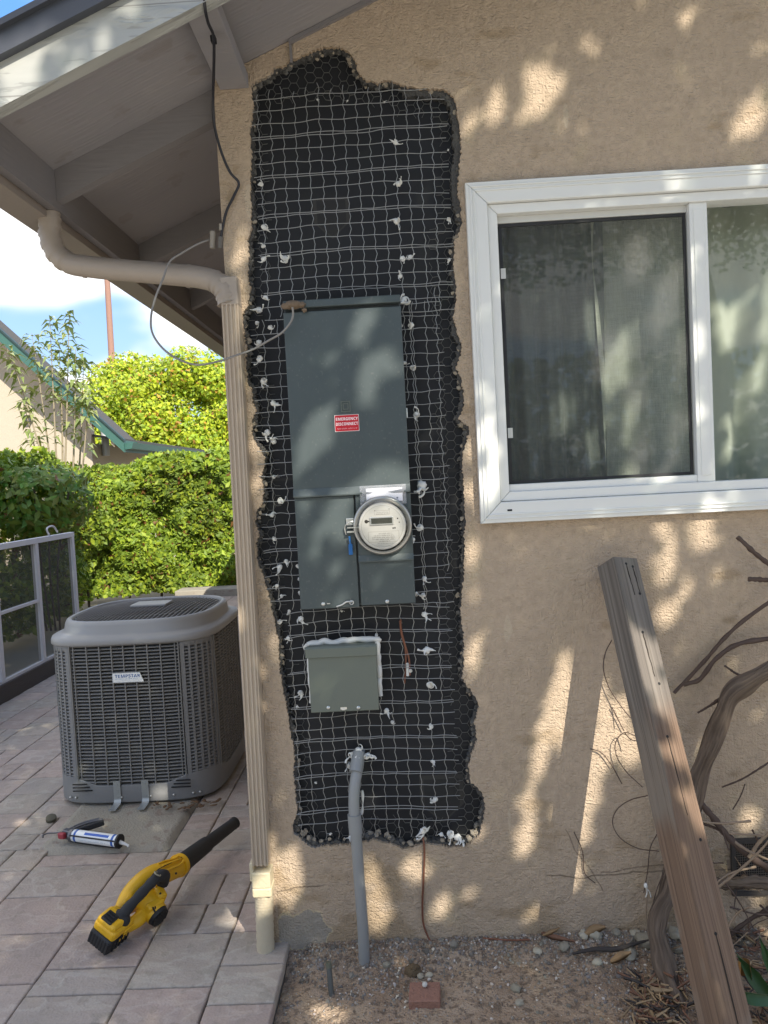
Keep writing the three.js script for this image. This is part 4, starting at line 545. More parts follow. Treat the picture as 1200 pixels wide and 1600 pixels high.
// ------------------------------------------------------------------ air conditioner
{
  const t = thing('air_conditioner', 'grey outdoor air conditioner with rounded corners standing on the concrete slab', 'air conditioner', null, V(-0.885, 0.02, -1.49));
  const A = 0.405, N0 = 4.4, sup = (a, s = 1, N = N0) => { const c = Math.cos(a), q = Math.sin(a), k = Math.pow(Math.pow(Math.abs(c), N) + Math.pow(Math.abs(q), N), -1 / N) * A * s; return [c * k, q * k]; };
  const sweep = (prof, n = 128, a0 = 0, a1 = Math.PI * 2) => grid(n, prof.length - 1, (u, v) => { const a = mix(a0, a1, 1 - u), [off, y, nn] = prof[Math.round(v * (prof.length - 1))], yy = typeof y === 'function' ? y(a) : y, [x, z] = sup(a, 1, nn), L = Math.hypot(x, z), k = (L + off) / L; return { x: x * k, y: yy, z: z * k, u: a * 0.4, v: yy }; });
  const grey = mat(0.2, 0.2, 0.2, 0.5, { bumpMap: roughBump, bumpScale: 0.0006 }), light = mat(0.29, 0.29, 0.29, 0.42, { bumpMap: roughBump, bumpScale: 0.0003 }), dark = mat(0.2, 0.196, 0.188, 0.55), coil = mat(0.045, 0.042, 0.038, 0.7);
  const wave = (a) => { const d = Math.abs(((a / (Math.PI / 2)) % 1 + 1) % 1 - 0.5) * 2; return 0.085 + 0.04 * sstep(0.55, 0.15, d); };
  part('base_pan', [sweep([[-0.06, 0.0], [0.002, 0.0], [0.008, 0.008], [0.008, wave], [0.0, (a) => wave(a) + 0.002], [-0.03, (a) => wave(a) + 0.002]])], grey, t);
  part('coil', sweep([[-0.04, 0.01], [-0.04, 0.77]], 64), coil, t);
  const q = Math.PI / 2, cw = 0.2;                              // four faces and four corner pieces
  const fins = (a0, a1, y0, y1, pitch, th, off) => { const g = [], n = Math.max(6, Math.round((a1 - a0) * 22)); for (let y = y0; y < y1; y += pitch) g.push(sweep([[off - 0.02, y + th], [off, y + th * 0.85], [off, y], [off - 0.02, y - 0.002]], n, a0, a1)); return g; };
  const rib = (a, y0, y1, w, off) => { const [x, z] = sup(a), L = Math.hypot(x, z), e = 0.001, [x2, z2] = sup(a + e), tx = x2 - x, tz = z2 - z, tl = Math.hypot(tx, tz), nx = tz / tl, nz = -tx / tl; return box(w, y1 - y0, 0.014).applyMatrix4(new THREE.Matrix4().makeRotationY(Math.atan2(nx, nz))).translate(x + nx * (off - 0.006), (y0 + y1) / 2, z + nz * (off - 0.006)); };
  for (let k = 0; k < 4; k++) {
    const a0 = k * q - (q / 2 - cw) , a1 = k * q + (q / 2 - cw), ribs = []; for (let i = 0; i <= 8; i++) ribs.push(rib(mix(a0 + 0.03, a1 - 0.03, i / 8), 0.088, 0.762, 0.0055, 0.0015));
    stuff(part('louvre_panel', [...fins(a0, a1, 0.098, 0.76, 0.0165, 0.0075, 0), ...ribs], dark, t));
    const c0 = k * q + q / 2 - cw + 0.016, c1 = k * q + q / 2 + cw - 0.016, cr = []; for (let i = 0; i <= 5; i++) cr.push(rib(mix(c0 + 0.02, c1 - 0.02, i / 5), 0.122, 0.755, i % 5 ? 0.011 : 0.02, 0.005));
    stuff(part('corner_panel', [...fins(c0, c1, 0.127, 0.752, 0.0165, 0.0098, 0.004), ...cr, sweep([[-0.005, 0.766], [0.0045, 0.766], [0.0045, 0.742], [-0.005, 0.742]], 16, c0, c1)], grey, t));
    for (const e of [a1 + 0.002, a0 - 0.002]) part('corner_seam', rib(e, 0.1, 0.765, 0.006, 0.009), dark, t);
  }
  part('top_cap', sweep([[-0.05, 0.762], [0.006, 0.762], [0.016, 0.77], [0.016, 0.786], [0.01, 0.8], [-0.012, 0.808, 3.6], [-0.022, 0.816, 3.1], [-0.026, 0.85, 3], [-0.034, 0.866, 3], [-0.048, 0.873, 3], [-0.058, 0.868, 3], [-0.062, 0.85, 3], [-0.066, 0.8, 3]], 160), light, t);
  const wires = new THREE.Group(); wires.name = 'fan_grille'; t.add(wires);
  const lim = (x) => { let z = 0; const s = 0.845; for (let i = 0; i < 40; i++) { const zz = (i + 1) * 0.01; if (Math.pow(Math.abs(x) / (A * s), 3) + Math.pow(zz / (A * s), 3) < 1) z = zz; } return z; };
  for (let i = -15; i <= 15; i++) { const x = i * 0.0222, z = lim(x), pts = []; if (z < 0.03) continue; for (let k = 0; k <= 8; k++) { const zz = mix(-z, z, k / 8), r2 = (x * x + zz * zz) / (A * A); pts.push(V(x, 0.857 + 0.02 * (1 - Math.min(1, r2)), zz)); } part('grille_wire', tube(pts, 0.0042, { sides: 6, seg: 14 }), dark, wires); }
  part('grille_ring', [0.84, 0.55].map((s) => tube([...Array(65).keys()].map((i) => { const [x, z] = sup((i / 64) * Math.PI * 2, s, 3); return V(x, 0.85 + (s < 0.7 ? 0.014 : 0), z); }), 0.005, { sides: 6, seg: 128, caps: false })), dark, wires);
  part('grille_floor', sweep([[-0.066, 0.8], [-0.4, 0.8]], 48), coil, t);
  part('fan_cover', rbox(0.19, 0.014, 0.13, 0.006, 0.0, 0.885, -0.03), light, t, 'pale square plate at the middle of the grille');
  const np = canvasTex(512, 192, (c, w, h) => { c.fillStyle = '#b9bec2'; c.fillRect(0, 0, w, h); c.fillStyle = '#e6e8e6'; c.fillRect(8, 8, w - 16, h - 16); c.fillStyle = '#1d4f93'; c.font = 'bold 84px sans-serif'; c.textAlign = 'left'; c.fillText('TEMPSTAR', 40, 96, 420); smallPrint(c, 44, 112, 380, 18, '#4a73a8', 6); smallPrint(c, 150, 144, 130, 14, '#8a98a8', 7); });
  const zf = A + 0.006, n0 = onZ(178, 1066, -1.09), nx = n0.x + 0.885, ny = n0.y - 0.02, nw = 0.15, nh = 0.047, ns = shapeOf([[nx, ny], [nx + nw, ny], [nx + nw - 0.018, ny + nh], [nx, ny + nh]]);
  const plate = part('nameplate', extr(ns, 0.006, zf - 0.003, 0.001), M.chrome, t); const face = new THREE.ShapeGeometry(ns).translate(0, 0, zf + 0.0034), pu = face.attributes.uv, pp = face.attributes.position; for (let i = 0; i < pp.count; i++) pu.setXY(i, (pp.getX(i) - nx) / nw, (pp.getY(i) - ny) / nh); part('print', face, mat(1, 1, 1, 0.45, { map: np }), plate);
  const slots = []; for (const s of [-1, 1]) for (let i = 0; i < 3; i++) slots.push(box(0.07 + i * 0.012, 0.005, 0.004, s * 0.25 - s * i * 0.006, 0.1 - i * 0.016, A + 0.007)); part('pan_slots', slots, M.black, t);
  const zinc = mat(0.4, 0.42, 0.42, 0.4, { metalness: 0.6 });
  for (const px of [182, 226]) { const p = onZ(px, 1225, -1.07), x = p.x + 0.885, y0 = 0.0; part('hold_down_strap', [extr(shapeOf([[0.011, 0.112], [0.014, 0.112], [0.0145, 0.022], [0.019, 0.01], [0.03, 0.005], [0.088, 0.003], [0.088, 0.0], [0.03, 0.002], [0.017, 0.006], [0.0115, 0.02]]), 0.034, -0.017).rotateY(-Math.PI / 2).translate(x, 0, A), ...[0.095, 0.065, 0.035].map((y) => rod(V(x + 0.002, y, A + 0.012), V(x + 0.002, y, A + 0.0165), 0.004))], zinc, t); }
  const bolts = []; for (const x of [-0.31, -0.28, -0.05, 0.09, 0.2, 0.29, 0.32]) bolts.push(new THREE.SphereGeometry(0.006, 8, 6).translate(x, 0.03, sup(Math.atan2(1, x / A))[1] + 0.009)); part('screws', bolts, M.chrome, t);
}
{ // leaf crumbs and dirt that gathered by the unit
  const R = rng(5), g = []; for (let i = 0; i < 40; i++) g.push(lump(0.005 + R() * 0.008, i + 70, 0.4, 0, 1.4, 0.3, 0.8).rotateY(R() * 6).translate(-0.78 + R() * 0.32, 0.026, -1.02 + (R() - 0.5) * 0.09));
  stuff(single('leaf_litter', g, mat(0.13, 0.075, 0.04, 0.9), 'brown leaf crumbs gathered on the slab under the air conditioner', 'leaf litter'));
}

// ------------------------------------------------------------------ leaf blower
{
  const back = onY(150, 1478, 0.03), tip = onY(355, 1290, 0.075), dx = tip.x - back.x, dz = tip.z - back.z, L = Math.hypot(dx, dz);
  const t = thing('leaf_blower', 'yellow and black cordless leaf blower lying on the paving', 'leaf blower', null, V(back.x, 0.003, back.z)); t.rotation.set(0, Math.atan2(dx, dz), rad(27), 'YXZ'); t.position.y = 0.019;
  const k = L / 0.9, S = (s, h, w) => V(-w, h, s * k);       // along, up, to the right
  const yellow = mat(0.72, 0.4, 0.012, 0.42), black = mat(0.014, 0.014, 0.015, 0.55, { bumpMap: roughBump, bumpScale: 0.0003 }), rub = mat(0.022, 0.022, 0.023, 0.75);
  const ell = (s, h, w, rs, rh, rw) => { const g = new THREE.SphereGeometry(1, 28, 20).scale(rw, rh, rs * k); const c = S(s, h, w); return g.translate(c.x, c.y, c.z); };
  // battery with its ribs
  const bat = part('battery', [rbox(0.088, 0.056, 0.11, 0.011, 0, 0.03, 0.05), ...[...Array(7).keys()].map((i) => rbox(0.008, 0.044, 0.006, 0.002, -0.036 + i * 0.012, 0.03, -0.0035)), ...[...Array(5).keys()].flatMap((i) => [-1, 1].map((q) => rbox(0.006, 0.04, 0.008, 0.002, q * 0.045, 0.03, 0.02 + i * 0.016)))], black, t);
  part('battery_band', [rbox(0.093, 0.012, 0.055, 0.003, 0, 0.036, 0.07)], yellow, bat);
  const foot = part('handle_foot', [rbox(0.09, 0.036, 0.1, 0.012, 0, 0.07, 0.052), rbox(0.078, 0.03, 0.07, 0.012, 0.004, 0.09, 0.04), rbox(0.03, 0.02, 0.06, 0.006, -0.035, 0.058, 0.085)], yellow, t);
  part('release_window', [rbox(0.044, 0.012, 0.044, 0.004, 0.008, 0.102, 0.03), ...[0, 1, 2].map((i) => box(0.032, 0.003, 0.004, 0.008, 0.109, 0.018 + i * 0.012))], black, foot);
  // handle, trigger
  const hp = [S(0.07, 0.08, 0.01), S(0.095, 0.108, 0.01), S(0.14, 0.132, 0.012), S(0.19, 0.155, 0.014), S(0.225, 0.17, 0.016), S(0.262, 0.172, 0.02), S(0.285, 0.155, 0.024), S(0.29, 0.125, 0.024)];
  part('handle', [tube(hp, (f) => 0.0172 + 0.011 * Math.exp(-(f * f) / 0.014) + 0.0035 * sstep(0.55, 0.75, f) + 0.001 * Math.sin(f * 40), { sides: 18, seg: 60 }), ell(0.078, 0.086, 0.01, 0.034, 0.026, 0.034)], rub, t);
  const dial = onDial(); part('speed_dial', dial, mat(0.3, 0.27, 0.18, 0.5), t);
  function onDial() { const c = S(0.232, 0.192, 0.016); return new THREE.TorusGeometry(0.0115, 0.0026, 8, 20).rotateX(-1.1).translate(c.x, c.y, c.z); }
  part('trigger', tube([S(0.2, 0.142, 0.012), S(0.222, 0.148, 0.014), S(0.24, 0.15, 0.016)], 0.0095, { sides: 10 }), black, t);
  // scroll housing (left), motor housing (right), lower arm, duct
  const body = [];
  body.push(tube([S(0.13, 0.06, -0.028), S(0.17, 0.088, -0.036), S(0.23, 0.108, -0.036), S(0.3, 0.112, -0.028), S(0.37, 0.104, -0.012), S(0.43, 0.098, -0.002), S(0.46, 0.097, 0)], (f) => 0.018 + 0.021 * Math.sin(Math.min(1, f * 1.3) * Math.PI * 0.6) - 0.002 * f, { sides: 22, seg: 44 }));
  body.push(ell(0.225, 0.07, -0.016, 0.085, 0.05, 0.029));
  body.push(tube([S(0.09, 0.05, 0.025), S(0.125, 0.05, 0.034), S(0.16, 0.056, 0.04), S(0.2, 0.062, 0.035)], (f) => 0.02 + 0.006 * f, { sides: 16, seg: 20 }));
  const c0 = S(0.23, 0.078, -0.01), c1 = S(0.215, 0.07, 0.078); body.push(rod(c0, c1, 0.047, 0.038, 28));
  body.push(beam(S(0.235, 0.104, 0.035), S(0.275, 0.1, 0.05), 0.05, 0.05, V(0, 1, 0), 0.012), beam(S(0.175, 0.085, 0.05), S(0.255, 0.092, 0.062), 0.03, 0.05, V(0, 1, 0), 0.01), beam(S(0.27, 0.125, 0.01), S(0.325, 0.118, 0.012), 0.05, 0.04, V(0, 1, 0), 0.012));
  part('housing', body, yellow, t);
  part('housing_ridge', [-0.02, 0.0, 0.02].map((w) => tube([S(0.33, 0.153 - Math.abs(w) * 0.35, w - 0.014), S(0.37, 0.149 - Math.abs(w) * 0.35, w - 0.008), S(0.42, 0.142 - Math.abs(w) * 0.35, w * 0.8), S(0.44, 0.138, w * 0.7)], 0.0042, { sides: 8 })), yellow, t);
  part('screw', [[0.3, 0.135, 0.028], [0.24, 0.126, 0.05], [0.19, 0.1, 0.068], [0.37, 0.128, 0.03]].map(([s, h, w]) => new THREE.SphereGeometry(0.0042, 8, 6).translate(...S(s, h, w).toArray())), black, t);
  part('cooling_slot', [0, 1, 2, 3, 4].map((i) => beam(S(0.185 + i * 0.011, 0.11 - i * 0.001, 0.062), S(0.185 + i * 0.011, 0.098, 0.079), 0.004, 0.005, V(0, 0, 1), 0.001)), black, t);
  part('housing_seam', tube([S(0.12, 0.092, 0.0), S(0.19, 0.125, -0.006), S(0.28, 0.156, -0.012), S(0.37, 0.15, -0.005), S(0.445, 0.141, 0)], 0.0017, { sides: 5 }), black, t);
  part('collar', tube([S(0.445, 0.098, -0.001), S(0.47, 0.0975, 0)], (f) => 0.0425 - 0.003 * f, { sides: 24 }), yellow, t);
  const cap = rod(c1, c1.clone().add(c1.clone().sub(c0).multiplyScalar(0.14)), 0.0365, 0.033, 28); part('intake_grille', [cap, ...[...Array(7).keys()].map((i) => { const d = c1.clone().sub(c0).normalize(), p = c1.clone().addScaledVector(d, 0.017), u = V(0, 1, 0).cross(d).normalize(), hh = 0.029 * Math.sqrt(1 - ((i - 3) / 3.6) ** 2); return beam(p.clone().addScaledVector(u, -0.026 + i * 0.0087).add(V(0, -hh, 0)), p.clone().addScaledVector(u, -0.026 + i * 0.0087).add(V(0, hh, 0)), 0.004, 0.006, u); })], black, t);
  // nozzle
  part('nozzle', [tube([S(0.46, 0.0975, 0), S(0.56, 0.094, 0), S(0.66, 0.09, 0)], (f) => 0.036 - 0.005 * f, { sides: 24, seg: 20 }), tube([S(0.655, 0.09, 0), S(0.67, 0.0895, 0), S(0.78, 0.085, 0), S(0.9, 0.08, 0)], (f) => 0.0285 - 0.005 * f, { sides: 24, seg: 20, caps: false }), tube([S(0.893, 0.0802, 0), S(0.905, 0.08, 0)], 0.0252, { sides: 24, caps: false })], black, t);
}
// ------------------------------------------------------------------ caulking gun with its cartridge
{
  const a = onY(116, 1303, 0.05), b = onY(184, 1312, 0.05), d = b.clone().sub(a).normalize(), t = thing('caulking_gun', 'caulking gun holding a white and blue cartridge on the slab', 'caulking gun'), R = 0.0245, y = 0.044;
  a.y = b.y = y; const len = a.distanceTo(b), side = V(0, 1, 0).cross(d).normalize(), at = (s, h, w) => a.clone().addScaledVector(d, s).addScaledVector(side, w).setY(y + h);
  const print = canvasTex(512, 512, (c, w, h) => { c.fillStyle = '#eceff0'; c.fillRect(0, 0, w, h); c.fillStyle = '#2a5db0'; c.fillRect(28, 0, 26, h); c.fillRect(w - 46, 0, 26, h); c.fillStyle = '#1f57b5'; c.fillRect(150, 30, w - 230, 62); c.fillRect(150, 290, w - 230, 40); c.fillStyle = '#17448f'; c.font = 'italic bold 62px sans-serif'; c.fillText('MorFlex', 158, 176, 220); smallPrint(c, 260, 196, 180, 18, '#7c93b8', 9); smallPrint(c, 100, 226, 300, 14, '#8fa0b8', 12); smallPrint(c, 100, 400, 300, 16, '#8fa0b8', 13); });
  const cg = new THREE.CylinderGeometry(R, R, len, 40, 1, true), uv = cg.attributes.uv; for (let i = 0; i < uv.count; i++) uv.setXY(i, uv.getY(i), 1 - ((uv.getX(i) + 0.27) % 1)); 
  const frame = new THREE.Matrix4().makeBasis(V(0, 1, 0), d.clone().negate(), V(0, 1, 0).cross(d.clone().negate())); // local y along the cartridge
  cg.applyMatrix4(new THREE.Matrix4().makeBasis(V(0, 1, 0), d.clone(), V(0, 1, 0).cross(d).normalize())).translate((a.x + b.x) / 2, y, (a.z + b.z) / 2);
  const cart = part('cartridge', cg, mat(1, 1, 1, 0.35, { map: print }), t, 'white cartridge with blue bands');
  part('shoulder', rod(b, b.clone().addScaledVector(d, 0.006), R, R * 0.6, 24), mat(0.7, 0.7, 0.68, 0.5), cart);
  part('nozzle', [rod(at(len + 0.004, -0.002, 0), at(len + 0.05, -0.012, 0), 0.0095, 0.0045, 14), lump(0.006, 8, 0.2, 1).translate(...at(len + 0.052, -0.014, 0).toArray())], M.white, t);
  const dk = mat(0.02, 0.02, 0.022, 0.45, { metalness: 0.3 }), gm = mat(0.14, 0.14, 0.15, 0.4, { metalness: 0.7 });
  part('cradle', [tube([at(0.006, -0.027, 0), at(len * 0.5, -0.028, 0), at(len + 0.006, -0.027, 0)], 0.006, { sides: 8 }), rod(at(len + 0.003, 0, 0), at(len + 0.012, 0, 0), 0.0285, 0.0285, 24), tube([at(0, -0.004, 0.029), at(len, -0.004, 0.0295)], 0.0035, { sides: 6 }), tube([at(0, 0.012, -0.026), at(len, 0.012, -0.0265)], 0.0035, { sides: 6 })], dk, t);
  part('frame_body', [rod(at(-0.014, 0, 0), at(0, 0, 0), 0.028, 0.028, 20), beam(at(-0.055, 0.004, 0), at(-0.01, 0, 0), 0.028, 0.04, V(0, 1, 0), 0.006)], gm, t);
  part('handle', [beam(at(-0.03, -0.002, 0.016), at(0.07, 0.016, 0.105), 0.014, 0.026, V(0, 1, 0), 0.005)], rubM(), t);
  part('trigger', [tube([at(-0.05, 0.004, 0.02), at(-0.012, 0.012, 0.075), at(0.045, 0.016, 0.128)], 0.0055, { sides: 8 }), tube([at(-0.06, 0.004, 0.02), at(-0.028, 0.014, 0.075), at(0.028, 0.018, 0.126)], 0.0055, { sides: 8 })], gm, t);
  part('thumb_release', [beam(at(-0.07, -0.002, -0.012), at(-0.03, 0.004, -0.022), 0.02, 0.026, V(0, 1, 0), 0.006)], mat(0.33, 0.035, 0.05, 0.45), t, 'dark red thumb release');
  part('push_rod', tube([at(-0.02, 0.006, 0), at(-0.07, 0.006, -0.002), at(-0.1, 0.005, -0.012), at(-0.125, 0.006, -0.024), at(-0.132, 0.004, -0.04), at(-0.122, 0.002, -0.05)], 0.0036, { sides: 8 }), gm, t);
  function rubM() { return mat(0.03, 0.03, 0.032, 0.7); }
  settle(t, V(a.x, 0.02, a.z));
  const c = onY(80, 1279, 0.012), lid = single('lid', new THREE.LatheGeometry([[0, 0.007], [0.02, 0.0075], [0.023, 0.005], [0.0235, -0.009], [0.0215, -0.009], [0.021, 0.003], [0, 0.004]].map(([p, q]) => new THREE.Vector2(p, q)), 32), mat(0.075, 0.068, 0.045, 0.6), 'small dark olive lid lying on the paving behind the caulking gun', 'lid'); lid.position.set(c.x, 0.014, c.z); lid.rotation.set(0.35, 0, -0.2);
}
// ------------------------------------------------------------------ the leaning post
const woodMap = texture(512, 2048, (u, v) => {
  const x = u * 0.4, y = v * 2.2, w = 0.012 * (fbm(y * 1.6, x * 8, 3, 256, 141) - 0.5), ring = vn((x + w) * 320, y * 1.1, 256, 143), ring2 = vn((x + w) * 900, y * 2.4, 256, 145), gray = fbm(x * 16, y * 3.2, 4, 256, 147);
  let c = mix3([0.085, 0.052, 0.034], [0.24, 0.158, 0.106], ring * 0.45 + ring2 * 0.55); c = mix3(c, [0.2, 0.175, 0.145], sstep(0.42, 0.6, gray) * 0.7); if (y > 1.62) c = mix3(c, mix3([0.1, 0.09, 0.08], [0.22, 0.2, 0.175], ring), sstep(1.62, 1.75, y + 0.1 * (gray - 0.5)) * 0.85);
  return mix3(c, [0.05, 0.035, 0.025], sstep(0.78, 0.86, vn((x + w) * 520, y * 1.2 + 30, 256, 149)) * 0.5);
}, { sx: 0.4, sy: 2.2 });
const postBump = texture(512, 1024, (u, v) => { const x = u * 0.4, y = v * 2.2, w = 0.012 * (fbm(y * 1.6, x * 8, 3, 256, 141) - 0.5); return 0.4 * vn((x + w) * 320, y * 1.1, 256, 143) + 0.6 * vn((x + w) * 900, y * 2.4, 256, 145); }, { srgb: false, sx: 0.4, sy: 2.2 });
{
  const top = onZ(964, 880, 0.062), low = onZ(1134, 1600, 0.63), d = low.clone().sub(top).normalize(), foot = top.clone().addScaledVector(d, (top.y + 0.09) / -d.y), L = foot.distanceTo(top);
  const t = thing('wooden_post', 'weathered square wooden post with nail holes leaning against the stucco wall', 'post', null, foot);
  const w = 0.089, c = 0.004, az = rad(21), front = V(Math.sin(az), 0, Math.cos(az)), ydir = d.clone().negate(), z = front.sub(ydir.clone().multiplyScalar(front.dot(ydir))).normalize(), x = ydir.clone().cross(z);
  const basis = new THREE.Matrix4().makeBasis(x, ydir, z);
  const sec = [[-w / 2 + c, -w / 2], [w / 2 - c, -w / 2], [w / 2, -w / 2 + c], [w / 2, w / 2 - c], [w / 2 - c, w / 2], [-w / 2 + c, w / 2], [-w / 2, w / 2 - c], [-w / 2, -w / 2 + c]];
  const n = 60, g = grid(8 * 4, n, (u, v) => { const k = u * 8, i = Math.floor(k) % 8, f = k - Math.floor(k), [ax, az2] = sec[i], [bx, bz] = sec[(i + 1) % 8]; const px = mix(ax, bx, f), pz = mix(az2, bz, f), y = v * L, q = 1 + 0.035 * (fbm(y * 4 + i, i * 3, 3) - 0.5) - 0.09 * sstep(0.62, 0.8, fbm(y * 3 + 7, i * 5 + 3, 3)) * (f < 0.12 || f > 0.88 ? 1 : 0.15); return { x: px * q, y, z: pz * q, u: u * 0.356 + 0.02, v: y + 2.2 - L - 0.06 + 0.02 }; });
  const capG = extr(shapeOf(sec), 0.002).rotateX(-Math.PI / 2).translate(0, L - 0.0015, 0);
  const wood = mat(1, 1, 1, 0.85, { map: woodMap, bumpMap: postBump, bumpScale: 0.0016 });
  part('timber', [g, capG].map((q) => q.applyMatrix4(basis)), wood, t);
  const crack = [], holes = [], F = w / 2 + 0.0006, nails = [[0.018, L - 0.028, 0.09], [-0.004, L - 0.02, 0.1], [0.02, L - 0.115, 0], [-0.004, L - 0.235, 0.13], [0.01, L - 0.385, 0], [-0.006, L - 0.53, 0.2], [0.02, L - 0.79, 0], [-0.004, L - 1.0, 0.3]];
  const D = 0.0065; nails.forEach(([hx, hy, cl], i) => { holes.push(rod(V(hx, hy, F - 0.004), V(hx, hy, F), 0.0042)); if (cl) { const R = rng(i + 3), top2 = [], bot2 = []; for (let k = 0; k <= 10; k++) { const f = k / 10, ww = 0.0016 * Math.sin(Math.min(1, f * 1.4 + 0.15) * Math.PI * 0.85) + 0.0004, cx = hx + 0.004 * f + 0.002 * (R() - 0.5); top2.push([cx - ww, hy - f * cl]); bot2.unshift([cx + ww, hy - f * cl]); } crack.push(extr(shapeOf([...top2, ...bot2]), 0.003, F - 0.003)); } });
  part('nail_holes', holes.map((q) => q.applyMatrix4(basis)), M.black, t); part('cracks', crack.map((q) => q.applyMatrix4(basis)), mat(0.025, 0.018, 0.013, 0.95), t);
}
// ------------------------------------------------------------------ old vine, twigs and tendrils against the wall
{
  const barkMap = texture(256, 512, (u, v) => { const n = fbm(u * 9, v * 5, 4, 1, 151), s = vnP(u * 46, v * 5, 46, 5, 153); return mix3([0.06, 0.042, 0.03], [0.24, 0.18, 0.135], 0.65 * s + 0.5 * (n - 0.3)); }, { sx: 0.18, sy: 0.3 });
  const barkBump = texture(256, 512, (u, v) => 0.6 * vnP(u * 46, v * 5, 46, 5, 153) + 0.4 * vnP(u * 80, v * 16, 80, 16, 155), { srgb: false, sx: 0.18, sy: 0.3 });
  const bark = mat(1, 1, 1, 0.95, { map: barkMap, bumpMap: barkBump, bumpScale: 0.006 }), twig = mat(0.085, 0.055, 0.042, 0.8), dry = mat(0.3, 0.22, 0.15, 0.8);
  const path = (a) => { const o = []; for (let i = 0; i < a.length; i += 3) o.push(onZ(a[i], a[i + 1], a[i + 2])); return o; };
  const v = thing('old_vine', 'gnarled woody vine with shredding bark behind and right of the leaning post', 'vine'), R = rng(61);
  const wob = (r, e = 1, s = 1) => (f, a = 0) => r * (1 + (e - 1) * f) * (1 + 0.16 * Math.sin(f * 23 * s + 1) * Math.sin(a * 2 + f * 6) + 0.13 * Math.sin(a * 5 + f * 11) + 0.1 * Math.sin(f * 47 * s));
  part('trunk', tube(path([1066, 1610, 0.34, 1052, 1560, 0.27, 1042, 1525, 0.2, 1034, 1490, 0.14, 1026, 1455, 0.1, 1033, 1420, 0.08, 1046, 1395, 0.07, 1062, 1340, 0.07, 1075, 1280, 0.07, 1090, 1215, 0.08, 1108, 1170, 0.09, 1128, 1118, 0.1, 1143, 1085, 0.11, 1170, 1066, 0.12, 1200, 1048, 0.13, 1240, 1030, 0.14]), wob(0.03, 0.82), { sides: 16, seg: 150 }), bark, v);
  const br = (a, r, e = 0.5, m = twig) => part('branch', tube(path(a), wob(r, e), { sides: 8, seg: a.length * 4 }), m, v);
  br([1053, 1083, 0.03, 1075, 1060, 0.03, 1105, 1028, 0.03, 1122, 1008, 0.035, 1150, 980, 0.04, 1200, 942, 0.05, 1230, 925, 0.05], 0.0055, 1.1); br([1068, 1070, 0.03, 1092, 1062, 0.035, 1118, 1030, 0.04, 1150, 1008, 0.045, 1200, 998, 0.05, 1230, 990, 0.05], 0.0065, 1.2);
  br([1152, 839, 0.05, 1175, 860, 0.06, 1205, 885, 0.07, 1240, 920, 0.08], 0.0065, 1.3); br([1169, 905, 0.05, 1200, 906, 0.06, 1240, 910, 0.07], 0.007, 1.2);
  br([1132, 1040, 0.07, 1150, 1052, 0.08, 1166, 1060, 0.1], 0.003, 1.4); br([1090, 1114, 0.05, 1110, 1102, 0.06, 1132, 1085, 0.09], 0.003, 1.3); br([1105, 1105, 0.05, 1122, 1095, 0.06, 1140, 1078, 0.09], 0.003, 1.3);
  br([1128, 1230, 0.03, 1160, 1217, 0.035, 1185, 1202, 0.04, 1210, 1185, 0.04], 0.0026, 1.2);
  br([1090, 1250, 0.07, 1108, 1270, 0.08, 1128, 1295, 0.09, 1145, 1315, 0.1, 1175, 1340, 0.11, 1210, 1362, 0.12], 0.009, 1.4); br([1096, 1286, 0.07, 1118, 1294, 0.08, 1136, 1303, 0.09], 0.004, 1.2); br([1118, 1380, 0.09, 1145, 1380, 0.1, 1175, 1378, 0.11, 1215, 1380, 0.12], 0.016, 1.3, bark);
  br([1105, 1400, 0.14, 1140, 1372, 0.16, 1175, 1342, 0.17, 1205, 1310, 0.18], 0.004, 0.8, dry); br([1138, 1302, 0.1, 1165, 1304, 0.1, 1205, 1306, 0.1], 0.003, 1, dry); br([1170, 1340, 0.12, 1185, 1318, 0.12, 1205, 1298, 0.13], 0.006, 0.7, dry);
  br([1140, 1310, 0.09, 1170, 1330, 0.14, 1205, 1345, 0.18], 0.0045, 0.8, dry); br([1165, 1440, 0.08, 1190, 1426, 0.09, 1215, 1408, 0.1], 0.005, 1, twig); br([1130, 1470, 0.07, 1160, 1445, 0.08, 1195, 1428, 0.08, 1220, 1450, 0.09], 0.007, 0.8, twig); br([1145, 1265, 0.05, 1158, 1242, 0.05, 1164, 1225, 0.05], 0.002, 0.8);
  for (let i = 0; i < 34; i++) { const x = 1085 + R() * 130, y = 1270 + R() * 230, a = (R() - 0.5) * 2.6 + (R() < 0.5 ? 0 : 3.14), L = 25 + R() * 75, z = 0.03 + R() * 0.2, c = (R() - 0.5) * 20; br([x, y, z, x + Math.cos(a) * L * 0.5 + c * 0.3, y + Math.sin(a) * L * 0.5 + c, z + (R() - 0.5) * 0.04, x + Math.cos(a) * L, y + Math.sin(a) * L, z + (R() - 0.5) * 0.08], 0.0012 + R() * 0.0026, 0.6, i % 3 ? twig : dry); }
  settle(v, path([1040, 1530, 0.2])[0].setY(-0.05));
  const t = thing('tendrils', 'thin curling dry tendrils on the wall left of the leaning post', 'tendrils');
